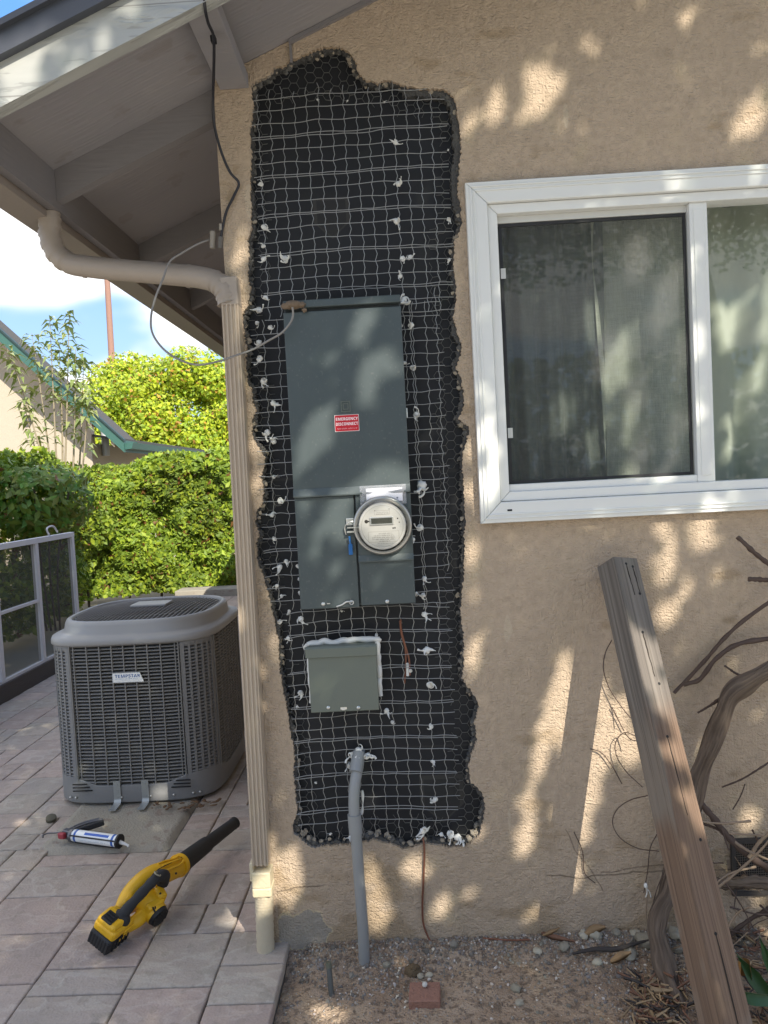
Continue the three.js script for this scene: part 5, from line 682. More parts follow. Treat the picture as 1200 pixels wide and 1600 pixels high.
  for (const a of [[956, 1000, 0.03, 946, 1020, 0.02, 943, 1045, 0.02, 952, 1075, 0.02, 968, 1100, 0.03, 985, 1122, 0.06], [956, 1105, 0.01, 966, 1125, 0.01, 975, 1142, 0.01], [922, 1170, 0.01, 938, 1175, 0.01, 955, 1195, 0.012, 972, 1225, 0.014], [994, 1150, 0.06, 975, 1145, 0.03, 962, 1160, 0.02, 963, 1180, 0.02, 978, 1205, 0.03, 1004, 1230, 0.06], [976, 1145, 0.03, 985, 1155, 0.04, 996, 1158, 0.06], [1012, 1243, 0.08, 985, 1250, 0.04, 964, 1265, 0.02, 957, 1285, 0.015, 968, 1308, 0.015, 995, 1325, 0.03, 1030, 1330, 0.08], [1026, 1304, 0.07, 1016, 1325, 0.05, 1012, 1360, 0.03, 1006, 1395, 0.02], [1040, 1358, 0.09, 1028, 1385, 0.07, 1018, 1420, 0.05], [897, 1300, 0.006, 910, 1330, 0.006, 914, 1365, 0.006, 930, 1380, 0.006]]) part('tendril', tube(path(a), 0.00165, { sides: 6, seg: 40 }), twig, t);
  const f = thing('dry_stalk', 'dry upright stalk with a white tuft left of the vine trunk', 'dry stalk'); part('stem', tube(path([1010, 1440, 0.05, 1010, 1415, 0.05, 1011, 1398, 0.05]), 0.0022, { sides: 6 }), dry, f); part('tuft', [lump(0.008, 4, 0.3, 1, 0.7, 1.2, 0.7).translate(...path([1009, 1384, 0.05])[0].toArray()), ...[-1, 1].map((s) => tube(path([1010, 1388, 0.05, 1013 + s * 2, 1394, 0.05, 1013 + s * 4, 1402, 0.05]), 0.0018, { sides: 5 }))], M.white, f);
  // twigs, bark strips and leaves on the soil
  const g2 = (px, py, y = -0.02) => onY(px, py, y), strip = (pts, w, m, label, cat) => { const P = pts.map(([x, y, h]) => g2(x, y, h ?? -0.02)); return single(cat === 'leaf' ? 'dry_leaf' : cat === 'twig' ? 'twig' : 'bark_strip', tube(P, (q) => w * (0.35 + Math.sin(Math.min(0.97, q + 0.06) * Math.PI) * 0.75), { sides: 8, seg: 18, sx: cat === 'twig' ? 1 : 0.3 }), m, label, cat); };
  const tan = mat(0.27, 0.17, 0.085, 0.8), rust = mat(0.2, 0.1, 0.06, 0.85), straw = mat(0.36, 0.25, 0.14, 0.8), dkTw = mat(0.05, 0.042, 0.038, 0.9);
  strip([[895, 1490, -0.02], [930, 1483, -0.005], [960, 1483, 0.0], [990, 1475, 0.0], [1025, 1466, 0.01]], 0.007, dkTw, 'dark forked twig lying on rubble between the wall and vine trunk', 'twig');
  strip([[846, 1458, 0], [866, 1464, 0.004], [898, 1471, -0.005]], 0.009, rust, 'reddish bark strip at the wall foot left of the twig', 'bark strip'); strip([[848, 1462, 0.0], [862, 1456, 0.02], [874, 1450, 0.025]], 0.006, tan, 'short tan splinter propped over the reddish bark strip', 'bark strip');
  strip([[914, 1462, 0.0], [930, 1452, 0.02], [946, 1448, 0.03]], 0.016, tan, 'curled tan leaf leaning on the wall foot', 'leaf'); strip([[954, 1503, -0.02], [970, 1494, -0.01], [986, 1488, 0]], 0.014, tan, 'tan leaf among the rubble below the dark twig', 'leaf');
  strip([[1000, 1546, -0.02], [1025, 1549, -0.01], [1053, 1548, -0.01]], 0.011, straw, 'pale straw strip lying across the mulch left of the vine', 'bark strip'); strip([[1000, 1560, -0.02], [1015, 1580, -0.015], [1030, 1604, -0.01]], 0.012, straw, 'long pale straw strip at the lower edge of the picture', 'bark strip');
  const R2 = rng(808), mulch = []; for (let i = 0; i < 420; i++) { const left = i < 220, px = left ? 985 + R2() * 95 : 1130 + R2() * 100, py = left ? 1520 + R2() * 110 : 1455 + R2() * 170, p = g2(px, py, -0.02 + R2() * 0.02), a = R2() * 6.3, L = 0.015 + R2() * 0.05; mulch.push(tube([p, p.clone().add(V(Math.cos(a) * L, (R2() - 0.3) * 0.02, Math.sin(a) * L))], 0.0016 + R2() * 0.004, { sides: 5, smooth: false, sx: 0.4 })); }
  const mm = [[], [], []]; mulch.forEach((q, i) => mm[i % 3].push(q)); const mu = thing('mulch', 'loose brown mulch of bark and straw round the foot of the vine', 'mulch'); mu.userData.kind = 'stuff'; [rust, straw, dkTw].forEach((q, i) => stuff(part('mulch_pieces', mm[i], q, mu)));
  // strappy green leaves
  const green = phys(0.035, 0.1, 0.025, 0.5, { transmission: 0.25, thickness: 0 }), pl = thing('strappy_plant', 'green strap leaved plant at lower right beyond the leaning post', 'plant');
  const blade = (pts, w) => { const c = new THREE.CatmullRomCurve3(pts.map(([x, y, z]) => onZ(x, y, z))); return grid(4, 24, (u, q) => { const p = c.getPoint(q), tt = c.getTangent(q), s = tt.clone().cross(V(0, 0.5, 1)).normalize(), ww = w * Math.min(1, (1 - q) * 3 + 0.04) * (0.8 + 0.3 * q), o = (u - 0.5) * 2; return V(p.x + s.x * o * ww, p.y + s.y * o * ww - 0.006 * o * o, p.z + s.z * o * ww + 0.012 * o * o); }); };
  for (const [a, w] of [[[[1230, 1590, 0.36], [1205, 1560, 0.37], [1175, 1520, 0.36], [1150, 1488, 0.35]], 0.02], [[[1240, 1560, 0.42], [1200, 1556, 0.44], [1170, 1553, 0.44], [1150, 1547, 0.42]], 0.014], [[[1250, 1620, 0.4], [1215, 1540, 0.4], [1195, 1490, 0.4], [1185, 1460, 0.38]], 0.012]]) part('leaf', blade(a, w), green, pl);
  settle(pl, onZ(1240, 1600, 0.38).setY(-0.05));
  const cl = onZ(1163, 1516, 0.36); single('curled_leaf', grid(10, 10, (u, q) => { const a = (u - 0.5) * 4.4, r = 0.018 * (0.8 + 0.3 * q); return V(cl.x + Math.sin(a) * r, cl.y + (0.5 - q) * 0.055, cl.z - Math.cos(a) * r * 0.9); }), mat(0.3, 0.15, 0.045, 0.6), 'curled orange brown dead leaf beside the green strap leaves', 'leaf');
}
{ // foundation vent behind the vine
  const a = onZ(1142, 1312, 0.012), b = onZ(1250, 1396, 0.012), t = thing('foundation_vent', 'dark mesh covered foundation vent low on the wall behind dry branches', 'vent', null, V((a.x + b.x) / 2, b.y, 0.004)), w = b.x - a.x, h = a.y - b.y, dm = mat(0.05, 0.043, 0.038, 0.8);
  part('frame', [[0, h - 0.007, w, 0.014], [0, 0.007, w, 0.014], [-w / 2 + 0.007, h / 2, 0.014, h - 0.028], [w / 2 - 0.007, h / 2, 0.014, h - 0.028]].map(([x, y, ww, hh]) => box(ww, hh, 0.012, x, y, 0.006)), dm, t);
  const ws = []; for (let i = 1; i < 30; i++) ws.push(rod(V(-w / 2 + (i / 30) * w, 0.01, 0.006), V(-w / 2 + (i / 30) * w, h - 0.01, 0.006), 0.0007, undefined, 4)); for (let i = 1; i < 24; i++) ws.push(rod(V(-w / 2 + 0.01, (i / 24) * h, 0.0065), V(w / 2 - 0.01, (i / 24) * h, 0.0065), 0.0007, undefined, 4)); stuff(part('mesh', ws, mat(0.2, 0.165, 0.13, 0.6, { metalness: 0.3 }), t));
}

// ------------------------------------------------------------------ leaves
function leafGeo(L, W, fold = 0.25, droop = 0.15, along = false) {   // a small pointed leaf folded along its midrib; faces its direction, or grows along it
  const p = [[0, 0, 0], [W * 0.5, W * fold, L * 0.42], [0, 0.02 * L, L * 0.45], [-W * 0.5, W * fold, L * 0.42], [0, -droop * L, L]], g = new THREE.BufferGeometry();
  g.setAttribute('position', new THREE.Float32BufferAttribute(p.flat(), 3)); g.setIndex([0, 2, 1, 0, 3, 2, 1, 2, 4, 2, 3, 4]); g.setAttribute('uv', new THREE.Float32BufferAttribute(new Array(10).fill(0), 2)); g.computeVertexNormals(); return along ? g : g.translate(0, 0, -L / 2).rotateX(-Math.PI / 2);
}
const leafMat = (t = 0.35, rough = 0.55) => phys(1, 1, 1, rough, { transmission: t, thickness: 0, ior: 1.35 });
function foliage(name, geo, m, places, parent) { const im = new THREE.InstancedMesh(geo, m, places.length), o = new THREE.Object3D(), c = new THREE.Color(); places.forEach(({ p, n, s, col, spin = 0 }, i) => { o.position.copy(p); o.up.set(0, 1, 0); o.lookAt(p.clone().add(n)); o.rotateZ(spin); o.scale.setScalar(s); o.updateMatrix(); im.setMatrixAt(i, o.matrix); im.setColorAt(i, c.setRGB(...col)); }); im.name = name; stuff(im); parent.add(im); return im; }
const unit = (R) => { const a = R() * 6.2832, y = R() * 2 - 1, k = Math.sqrt(1 - y * y); return V(Math.cos(a) * k, y, Math.sin(a) * k); };
const brown = mat(0.11, 0.08, 0.055, 0.9, { bumpMap: roughBump, bumpScale: 0.006 });

// ------------------------------------------------------------------ hedge beside and behind the air conditioner
{
  const R = rng(71), make = (name, label, a, b, depth, h0, h1, n, col) => {
    const t = thing(name, label, 'hedge', null, V((a.x + b.x) / 2, -0.1, (a.z + b.z) / 2)), places = [], dirv = b.clone().sub(a), len = dirv.length(); dirv.normalize(); const out = V(-dirv.z, 0, dirv.x); if (out.dot(EYE.clone().sub(a)) < 0) out.negate();
    for (let i = 0; i < n; i++) { const s = R() * len, f = s / len, top = mix(h0, h1, f) + 0.22 * (fbm(s * 1.6 + 9, 3, 3) - 0.5) + 0.1 * R() * R(), onTop = R() < 0.22, y = onTop ? top - 0.25 * R() * R() : R() * top; const bulge = 0.85 * (fbm(s * 1.7 + a.x * 3, y * 1.9, 4) - 0.5) + 0.1 * (fbm(s * 6, y * 6, 2) - 0.5), q = onTop ? -depth * R() : bulge - 0.5 * R() * R();
      const p = a.clone().addScaledVector(dirv, s).addScaledVector(out, q - (y > top - 0.2 ? 0.25 * (y - top + 0.2) / 0.2 : 0)).setY(y + 0.1), tn = fbm(s * 2 + 70, y * 2, 3), R1 = R(); p.x -= t.position.x; p.z -= t.position.z;
      places.push({ p, n: out.clone().multiplyScalar(0.8).add(unit(R)).add(V(0.1, 0.35, 0.1)).normalize(), s: 0.55 + R() * 0.8, col: col(tn, R1), spin: R() * 6 }); }
    const core = []; for (let s = 0.15; s < len; s += 0.5) core.push(tube([a.clone().addScaledVector(dirv, s).addScaledVector(out, -0.3).setY(0).sub(V(t.position.x, 0, t.position.z)), a.clone().addScaledVector(dirv, s + 0.1).addScaledVector(out, -0.34).setY(1.5).sub(V(t.position.x, 0, t.position.z))], 0.02, { sides: 6 }));
    foliage('foliage', leafGeo(0.095, 0.054), leafMat(0.38), places, t); part('stems', core, brown, t);
  };
  const G = (k, r) => { const b = 0.6 + k * 0.9 + (r - 0.5) * 0.5; return r > 0.965 ? [0.22, 0.1, 0.03] : [0.2 * b + (r > 0.6 ? 0.12 : 0), 0.3 * b + (r > 0.6 ? 0.1 : 0), 0.03 * b]; };
  make('hedge', 'bright sunlit green hedge across the far end of the paving', V(-4.4, 0, -8.4), V(-1.98, 0, -8.25), 0.9, 1.82, 2.06, 26000, G);
  make('hedge', 'looser shaded green hedge behind the white framed screens', V(-3.62, 0, -1.8), V(-3.75, 0, -8.0), 0.8, 1.98, 1.95, 28000, G);
}
{ // tall young shrub with arching leaves in front of the neighbour's wall
  const t = thing('tall_shrub', 'tall leggy shrub with drooping pale leaves rising above the hedge', 'shrub'), R = rng(83), places = [], base = onX(95, 770, -4.0), z = base.z - 0.3, stems = [];
  for (const [px0, py0, px1, py1, bend] of [[100, 790, 108, 488, 6], [92, 800, 78, 495, -8], [112, 790, 118, 545, 8], [120, 790, 130, 560, 12], [88, 800, 50, 520, -14], [86, 800, 12, 545, -20], [98, 790, 92, 540, 4], [80, 800, 35, 620, -24], [124, 790, 140, 610, 8]]) {
    const zz = z + (R() - 0.5) * 0.5, P = []; for (let i = 0; i <= 6; i++) { const f = i / 6; P.push(onZ(mix(px0, px1, f * f * 0.6 + f * 0.4) + bend * 0.3 * Math.sin(f * 3), mix(py0, py1, f), zz)); } stems.push(tube(P, (f) => 0.018 * (1 - f * 0.85), { sides: 7 })); const c = new THREE.CatmullRomCurve3(P);
    for (let i = 0; i < 60; i++) { const f = 0.36 + 0.64 * Math.sqrt(R()), p = c.getPoint(f).add(unit(R).multiplyScalar(0.05)), a = R() * 6.28; places.push({ p, n: V(Math.cos(a), 0.35 - R() * 0.7, Math.sin(a) * 0.8).normalize(), s: 0.8 + R() * 0.6, col: R() < 0.5 ? [0.36, 0.4, 0.14] : [0.24, 0.31, 0.09], spin: 0 }); }
  }
  part('stems', stems, mat(0.3, 0.25, 0.17, 0.8), t); foliage('foliage', leafGeo(0.15, 0.055, 0.3, 0.4, true), leafMat(0.4), places, t); settle(t, V(base.x, 0, z)); 
}
{ // young broadleaf plant in front of it
  const t = thing('leafy_bush', 'darker big leaved bush in front of the tall leggy shrub', 'bush'), R = rng(87), places = []; const c = onX(70, 800, -3.5);
  for (let i = 0; i < 900; i++) { const u = unit(R), r = 0.35 + 0.65 * Math.cbrt(R()); places.push({ p: c.clone().add(V(u.x * 0.5 * r, 0.12 + u.y * 0.42 * r, u.z * 0.7 * r)), n: u.clone().add(V(0.2, 0.2, 0.5)).add(unit(R).multiplyScalar(0.6)).normalize(), s: 0.8 + R() * 0.6, col: R() < 0.015 ? [0.3, 0.13, 0.05] : [0.12 + R() * 0.1, 0.21 + R() * 0.1, 0.04], spin: R() * 6 }); }
  foliage('foliage', leafGeo(0.11, 0.05, 0.2, 0.3), leafMat(0.38), places, t); part('stems', [0, 1, 2, 3].map((i) => tube([V(c.x + (i - 1.5) * 0.05, 0.0, c.z), V(c.x + (i - 1.5) * 0.12, 0.8, c.z + 0.05 * i), V(c.x + (i - 1.5) * 0.2, 1.6, c.z)], 0.012, { sides: 6 })), brown, t); settle(t, V(c.x, 0, c.z));
}
{ // white framed insect screens on a low kerb
  const X = -2.57, t = thing('screen_panel', 'low white framed screen enclosure on a dark timber kerb left of the paving', 'screen enclosure'), wp = mat(0.62, 0.61, 0.62, 0.55, { bumpMap: roughBump, bumpScale: 0.0006 });
  const zEnd = onX(112, 838, X).z, zMid = onX(62, 940, X).z, zNear = onX(4, 1060, X).z, yTop = onX(108, 832, X).y, kerb = 0.13;
  const zs = [zEnd, zMid, zNear, zNear + (zNear - zMid), zNear + 2 * (zNear - zMid)];
  zs.forEach((z) => part('post', span(X - 0.03, X + 0.012, kerb, yTop - 0.045, z - 0.024, z + 0.024, 0.003), wp, t));
  part('top_rail', span(X - 0.032, X + 0.014, yTop - 0.0445, yTop, zEnd - 0.026, zs[4], 0.003), wp, t); part('bottom_rail', span(X - 0.028, X + 0.01, kerb, kerb + 0.022, zEnd + 0.025, zs[4]), wp, t);
  const yMid = onX(20, 952, X).y; part('mid_rail', span(X - 0.024, X + 0.008, yMid - 0.012, yMid + 0.012, zMid + 0.025, zs[4], 0.002), wp, t);
  part('kerb', span(X - 0.06, X + 0.03, -0.05, kerb - 0.001, zEnd - 0.05, zs[4]), mat(0.07, 0.058, 0.05, 0.85, { bumpMap: woodBump, bumpScale: 0.002 }), t);
  const sm = mat(0.035, 0.037, 0.04, 0.6, { transparent: true, opacity: 0.62 }); for (let i = 0; i < 4; i++) part('screen', uvBox(new THREE.PlaneGeometry(Math.abs(zs[i + 1] - zs[i]) - 0.05, yTop - kerb - 0.066).rotateY(Math.PI / 2).translate(X - 0.008, (yTop + kerb) / 2 - 0.012, (zs[i] + zs[i + 1]) / 2)), sm, t);
  part('trellis_clip', tube([V(X, yTop - 0.002, zEnd + 0.42), V(X, yTop + 0.06, zEnd + 0.46), V(X, yTop + 0.075, zEnd + 0.34), V(X, yTop + 0.02, zEnd + 0.27)], 0.008, { sides: 6 }), wp, t);
  settle(t, V(X, 0, zMid));
}
{ // step and fence at the far end of the paving
  const a = onY(312, 925, 0), b = onY(365, 905, 0); struct('garden_step', [span(a.x - 0.2, -0.1, -0.06, 0.1, -8.05, -7.7, 0.01)], M.cement);
  const fz = -9.3, t = thing('board_fence', 'weathered wooden board fence seen past the hedge beside the downspout', 'fence', null, V(-1.2, 0, fz)), fm = mat(0.36, 0.29, 0.25, 0.85, { bumpMap: woodBump, bumpScale: 0.003 });
  for (let i = 0; i < 14; i++) part('board', box(0.136, 1.5, 0.02, -1.6 + i * 0.14, 0.75, (i % 2) * 0.004), fm, t); part('rail', [box(2, 0.07, 0.04, -0.7, 0.3, -0.035), box(2, 0.07, 0.04, -0.7, 1.2, -0.035)], fm, t);
}
{ // the neighbour's house
  const zf = -9.6, t = thing('neighbour_house', 'cream neighbouring house with green fascia boards and grey shingle roof', 'house'), wallM = mat(0.5, 0.43, 0.34, 0.9, { bumpMap: wallBump, bumpScale: 0.004 }), green = mat(0.045, 0.125, 0.105, 0.5), sof = mat(0.5, 0.4, 0.3, 0.8);
  const e = onZ(192, 692, zf), u = onZ(-10, 512, zf), s = (u.y - e.y) / (u.x - e.x), px = u.x - 0.9, py = u.y + s * (px - u.x), f = (x, o = 0) => e.y + s * (x - e.x) + o, wx = e.x - 0.75, zw = zf - 0.55;
  const gable = shapeOf([[px - 5, -0.2], [wx, -0.2], [wx, f(wx, -0.14)], [px, f(px, -0.14)], [px - 5, f(px, -0.14) - 5 * 0.3]]);
  part('wall', [extr(gable, 0.15, zw - 0.15), span(wx - 0.15, wx - 0.001, -0.2, e.y + 0.06, -22, zw - 0.151)], wallM, t);
  const bar = (x0, x1, a, b, z0, z1) => extr(shapeOf([[x0, f(x0, a)], [x1, f(x1, a)], [x1, f(x1, b)], [x0, f(x0, b)]]), z1 - z0, z0);
  part('rake_fascia', bar(px, e.x + 0.03, -0.13, 0.06, zf, zf + 0.04), green, t); part('rake_trim', bar(px, e.x + 0.04, 0.061, 0.095, zf - 0.02, zf + 0.065), mat(0.025, 0.05, 0.048, 0.5), t);
  part('soffit', bar(px, e.x, -0.135, -0.115, zw, zf - 0.001), sof, t);
  for (const x of [wx - 0.15, wx + 0.2, wx + 0.55]) part('lookout', bar(x, x + 0.06, -0.2, -0.1355, zw + 0.001, zf - 0.002), sof, t);
  const gt = e.y - 0.06; part('gutter', [extr(shapeOf([[e.x + 0.03, gt - 0.05], [e.x + 0.14, gt - 0.04], [e.x + 0.17, gt + 0.06], [e.x + 0.14, gt + 0.062], [e.x + 0.03, gt + 0.05]]), 13.6, -23.2)], green, t);
  part('eave_fascia', span(e.x, e.x + 0.028, gt - 0.09, e.y + 0.04, -23.2, zf - 0.001), green, t);
  const low = 0.2, slab = shapeOf([[e.x + 0.06, e.y + 0.02], [e.x - 2.4, e.y + 0.02 + low * 2.4], [e.x - 2.4, e.y + 0.06 + low * 2.4], [e.x + 0.06, e.y + 0.06]]), roof = part('roof', [extr(slab, 13, -23.2), bar(px, e.x + 0.02, 0.0625, 0.09, zf - 0.5, zf - 0.021)], M.shingle, t);
  const vp = onZ(163, 668, -10.6); part('vent_pipe', [rod(V(vp.x, vp.y - 0.5, vp.z), V(vp.x, vp.y + 0.14, vp.z), 0.065), rod(V(vp.x, vp.y + 0.14, vp.z), V(vp.x, vp.y + 0.17, vp.z), 0.08)], mat(0.6, 0.6, 0.6, 0.5, { metalness: 0.3 }), roof);
  const lp = onZ(44, 655, zw + 0.06); part('wall_lamp', [span(lp.x - 0.06, lp.x + 0.05, lp.y - 0.05, lp.y + 0.07, zw + 0.001, zw + 0.1, 0.01)], mat(0.06, 0.06, 0.065, 0.5), t);
  settle(t, V(wx, 0, zw));
}
{ // utility pole
  const a = onZ(176, 620, -38), b = onZ(163, 380, -38), t = thing('utility_pole', 'tall bare brown pole standing against the clouds behind the yellow green tree', 'pole', null, V(a.x, 0, -38)); part('shaft', rod(V(0, -0.2, 0), V(b.x - a.x + 0.1, b.y + 6, 0), 0.2, 0.12, 14), mat(0.3, 0.17, 0.13, 0.85, { bumpMap: woodBump, bumpScale: 0.01 }), t);
}
function treeCrown(t, blobs, n, geo, m, col, seed, sunny = 0.3) { const R = rng(seed), places = []; for (let i = 0; i < n; i++) { const b = blobs[Math.floor(R() * blobs.length)], u = unit(R), k = 0.55 + 0.45 * Math.sqrt(R()), q = 1 + 0.35 * (fbm(u.x * 3 + b[0] * 3 + 20, u.y * 3 + u.z * 2 + 20, 3) - 0.5); places.push({ p: V(b[0] + u.x * b[3] * k * q, b[1] + u.y * b[4] * k * q, b[2] + u.z * b[5] * k * q), n: u.clone().add(unit(R).multiplyScalar(0.9)).add(V(0.1, sunny, 0.25)).normalize(), s: 0.7 + R() * 0.7, col: col(R, u), spin: R() * 6 }); } return foliage('crown', geo, m, places, t); }
{ // yellow green maple beyond the neighbour's roof
  const z = -26, c = onZ(262, 650, z), t = thing('maple_tree', 'dense yellow green tree with orange tips above the neighbouring roof', 'tree', null, V(c.x, -0.1, z)), R = rng(97), k = (c.z - EYE.z) / -FOCAL, blobs = [];
  for (let i = 0; i < 80; i++) { const a = R() * 6.28, r = Math.sqrt(R()); const px = 262 + Math.cos(a) * r * 125, py = 640 + Math.sin(a) * r * 78, p = onZ(px, py, z + (R() - 0.5) * 2.4); blobs.push([p.x - c.x, p.y + 0.1, p.z - z, 0.66 + R() * 0.4, 0.56 + R() * 0.33, 0.75]); }
  for (let i = 0; i < 16; i++) { const p = onZ(130 + i * 17, 730 - R() * 30, z - 1 + R() * 2); blobs.push([p.x - c.x, p.y + 0.1, p.z - z, 0.8, 0.66, 0.8]); }
  treeCrown(t, blobs, 48000, leafGeo(0.15, 0.105, 0.25, 0.2), leafMat(0.42), (R2) => { const r = R2(), b = 0.75 + R2() * 0.5; return r < 0.07 ? [0.55 * b, 0.3 * b, 0.06] : r < 0.7 ? [0.5 * b, 0.58 * b, 0.035] : [0.32 * b, 0.46 * b, 0.035]; }, 98);
  part('trunk', [tube([V(0, 0, 0), V(0.05, 1.8, 0), V(-0.05, 3.4, 0.1)], 0.2, { sides: 10 }), ...[...Array(9).keys()].map((i) => tube([V(0, 1.6 + (i % 3) * 0.3, 0), V((i - 4) * 0.2, 2.6, (i % 3 - 1) * 0.3), V((i - 4) * 0.42, 3.5 + (i % 2) * 0.5, (i % 3 - 1) * 0.6)], (f) => 0.07 * (1 - 0.8 * f), { sides: 7 }))], brown, t);
}

// ------------------------------------------------------------------ the garden tree behind the camera whose crown dapples the wall
// The gaps in its crown were read from the sun spots: [x, y, half width, half height, turn in degrees, depth z (or ground)]
const SPOTS = `735 190 11 33 12|775 166 15 32 8|848 140 27 46 18|922 73 7 19 -18|1073 35 13 24 15|1166 182 9 60 30|1190 190 6 55 32|1092 182 8 7 0|1070 128 5 10 0|1068 290 20 9 0 .03|1180 270 14 14 0 .03|1048 220 7 8 0|780 225 6 6 0
376 395 9 45 10|372 470 11 60 0|366 580 6 60 0|398 690 12 42 -10|402 760 10 34 0|392 620 7 26 0|430 1015 11 26 0|405 1050 12 14 0
576 490 24.4 21.2 0 .08|560 525 22.0 21.2 30 .08|510 560 18.3 16.5 0 .08|576 598 20.7 42.5 14 .08|606 566 15.9 26.0 -15 .08|505 655 20.7 28.3 20 .08|487 690 26.8 40.1 30 .08|470 725 12.2 28.3 30 .08|612 742 43.9 30.7 -8 .08|570 765 31.7 18.9 0 .08|530 800 24.4 40.1 10 .08|500 830 14.6 21.2 25 .08|495 862 9.8 18.9 10 .08|622 865 22.0 14.2 0 .08|520 893 11.0 18.9 15 .08|585 908 12.2 9.4 0 .08|537 930 11.0 13.0 0 .08|597 808 41.5 35.4 0 .14|475 780 17.1 11.8 0 .08
737 700 8 26 0|735 765 8 26 0|738 860 12 40 5|736 1030 14 32 0|738 930 6 14 0|736 1215 8 14 0|745 1300 12 22 0
765 640 9 50 -4 .03|772 720 14 48 8 .03|764 780 10 26 0 .03|1098 540 8 34 0 .01|1097 640 7 50 0 .01|1108 770 9 20 0 .03|1155 780 9 12 0 .03|1180 395 9 20 0 .02
1003 395 24 42 16|1050 455 24 70 20|955 545 24 42 12|1000 610 20 34 14|1070 560 12 46 10|1005 700 18 50 10|1062 680 14 56 8|1030 745 24 12 0
1120 520 15 44 4 -.2|1150 500 14 40 8 -.2|1185 560 9 60 4 -.2|1165 620 8 44 4 -.2|1138 690 10 40 10 -.2|1196 470 10 40 0 -.2
1036 828 17 22 5|1037 885 22 30 0|1098 828 22 40 10|1042 962 22 28 5|1118 898 10 18 15|1065 1150 5 14 0|1070 925 10 14 0
876 1052 15 40 8|862 1120 22 46 6|842 1190 18 38 10|826 1245 15 26 10|822 1310 20 38 12|912 1260 18 52 8|940 1110 14 50 6|935 1180 26 44 10|925 1235 16 22 0|968 1120 20 46 20|985 1170 26 36 20|905 1300 12 16 0
1000 1005 30 40 -14 .225|1018 1060 30 40 -14 .276|1036 1108 24 22 0 .318|1055 1178 30 28 0 .377|1088 1255 30 40 -14 .437|1098 1285 20 22 0 .46|1122 1570 12 30 -10 .65|1060 1335 10 14 0 .5
1168 1280 20 26 20|1140 1360 12 18 0 .06|1195 1395 16 20 0 .02|1195 1460 14 18 0 .02|1150 1150 5 16 0 .1|1130 1135 7 20 20 .1
450 1370 26 50 0|425 1345 12 36 0|410 1395 18 34 0 .06|470 1340 24 24 0|530 1390 14 46 4|533 1455 12 24 0|525 1335 16 14 0|585 1390 18 44 0|590 1440 16 32 -6|575 1345 8 14 0|652 1355 28 26 0|690 1425 18 22 0|720 1400 24 8 0|566 1380 10 26 0 .08|855 1375 4 8 0
35 1285 16 8 0 g|382 1420 18 16 0 g|365 1440 30 12 0 g|525 1580 30 20 0 g|250 1250 20 7 0 g|120 1248 12 5 0 g
10 105 34 30 0 .46|38 140 44 15 -27 .46|205 14 22 20 0 .46|118 105 12 30 10 .46|60 70 14 18 0 .46|160 60 20 16 -30 .46`.split(/[|\n]/).map((r) => { const q = r.trim().split(/\s+/), n = q.map(Number), p = q[5] === 'g' ? onY(n[0], n[1], 0) : onZ(n[0], n[1], n[5] || 0), z = p.z, k = (EYE.z - z) / FOCAL, gz = q[5] === 'g'; return { x: p.x - SUN_A * z, y: p.y - SUN_B * z, rx: n[2] * k, ry: gz ? n[3] * k * 1.6 : n[3] * k, t: rad(n[4] || 0) }; });
const open = (x, y, pad) => { for (const s of SPOTS) { const dx = x - s.x, dy = y - s.y; if (Math.abs(dx) > 0.3 || Math.abs(dy) > 0.3) continue; const c = Math.cos(s.t), q = Math.sin(s.t), u = dx * c - dy * q, v = dx * q + dy * c; if ((u / (s.rx + pad)) ** 2 + (v / (s.ry + pad)) ** 2 < 1) return true; } return false; };
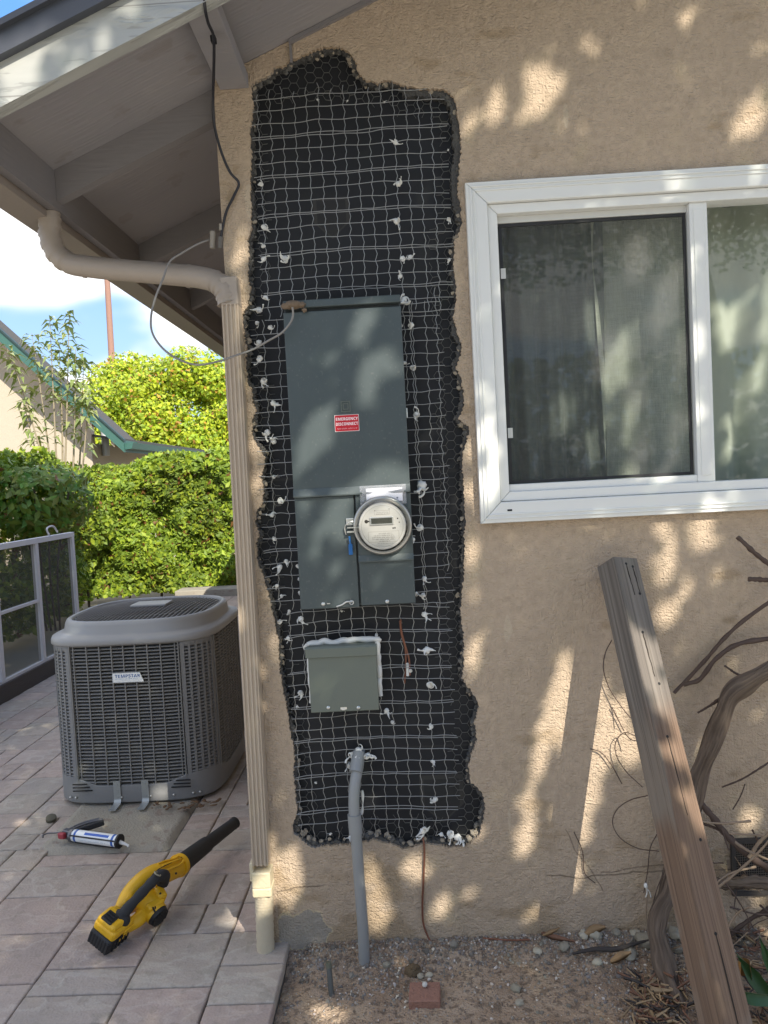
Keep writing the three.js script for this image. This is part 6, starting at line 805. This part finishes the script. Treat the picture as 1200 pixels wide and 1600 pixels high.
{
  const t = thing('garden_tree', 'leafy garden tree standing behind the camera that dapples the wall', 'tree', null, V(3.9, -0.13, 5.6)), R = rng(123), places = [], o = t.position;
  const reach = (x, y) => { const f = fbm(x * 1.3 + 30, y * 1.3 + 30, 3); return x > -1.75 - 0.5 * f - 0.9 * sstep(1.5, 3, y) && x < 2.7 && y > -1.1 - 0.3 * f && (y < 3.75 + 0.5 * (f - 0.5) || (x < 0.7 + 0.8 * (f - 0.5) && y < 7.3 + 1.2 * (f - 0.5))); };
  for (let i = 0; i < 150000; i++) { const x = -3.1 + R() * 5.9, y = -1.7 + R() * 9.8, z = 5 + R() * 1.8; if (!reach(x, y)) continue; const s = 0.75 + R() * 0.5; if (open(x, y, 0.006 * s)) continue;
    places.push({ p: V(x + SUN_A * z - o.x, y + SUN_B * z - o.y, z - o.z), n: V(SUN_A, SUN_B, 1).normalize().addScaledVector(unit(R), 0.75).normalize(), s, col: [0.09 + R() * 0.07, 0.15 + R() * 0.09, 0.035], spin: R() * 6 }); }
  foliage('crown', leafGeo(0.07, 0.047, 0.12, 0.12), leafMat(0.4), places, t);
  part('trunk', [tube([V(0, 0, 0), V(-0.1, 1.2, 0), V(0.05, 2.6, 0.1), V(-0.2, 4.2, 0.1), V(-0.6, 6, 0)], (f) => 0.17 * (1 - 0.7 * f), { sides: 12 })], brown, t);
}
{ // the hedge across the garden, seen only as a reflection in the window
  const t = thing('garden_hedge', 'tall green garden hedge behind the camera mirrored in the window glass', 'hedge', null, V(0.5, -0.13, 9.3)), R = rng(131), places = [];
  for (let i = 0; i < 7000; i++) { const x = -6.5 + R() * 13, y = R() * 3.4, b = 0.7 + R() * 0.6; places.push({ p: V(x, y, 0.5 * (fbm(x * 1.4 + 30, y * 1.4, 3) - 0.5) + R() * 0.7), n: V(0, 0.3, -1).add(unit(R)).normalize(), s: 0.8 + R() * 0.7, col: [0.09 * b, 0.17 * b, 0.03 * b], spin: R() * 6 }); }
  foliage('foliage', leafGeo(0.2, 0.13), leafMat(0.3), places, t);
}
scene.traverse((o) => { if (o.isMesh) { o.castShadow = true; o.receiveShadow = true; } });
renderer.render(scene, camera);
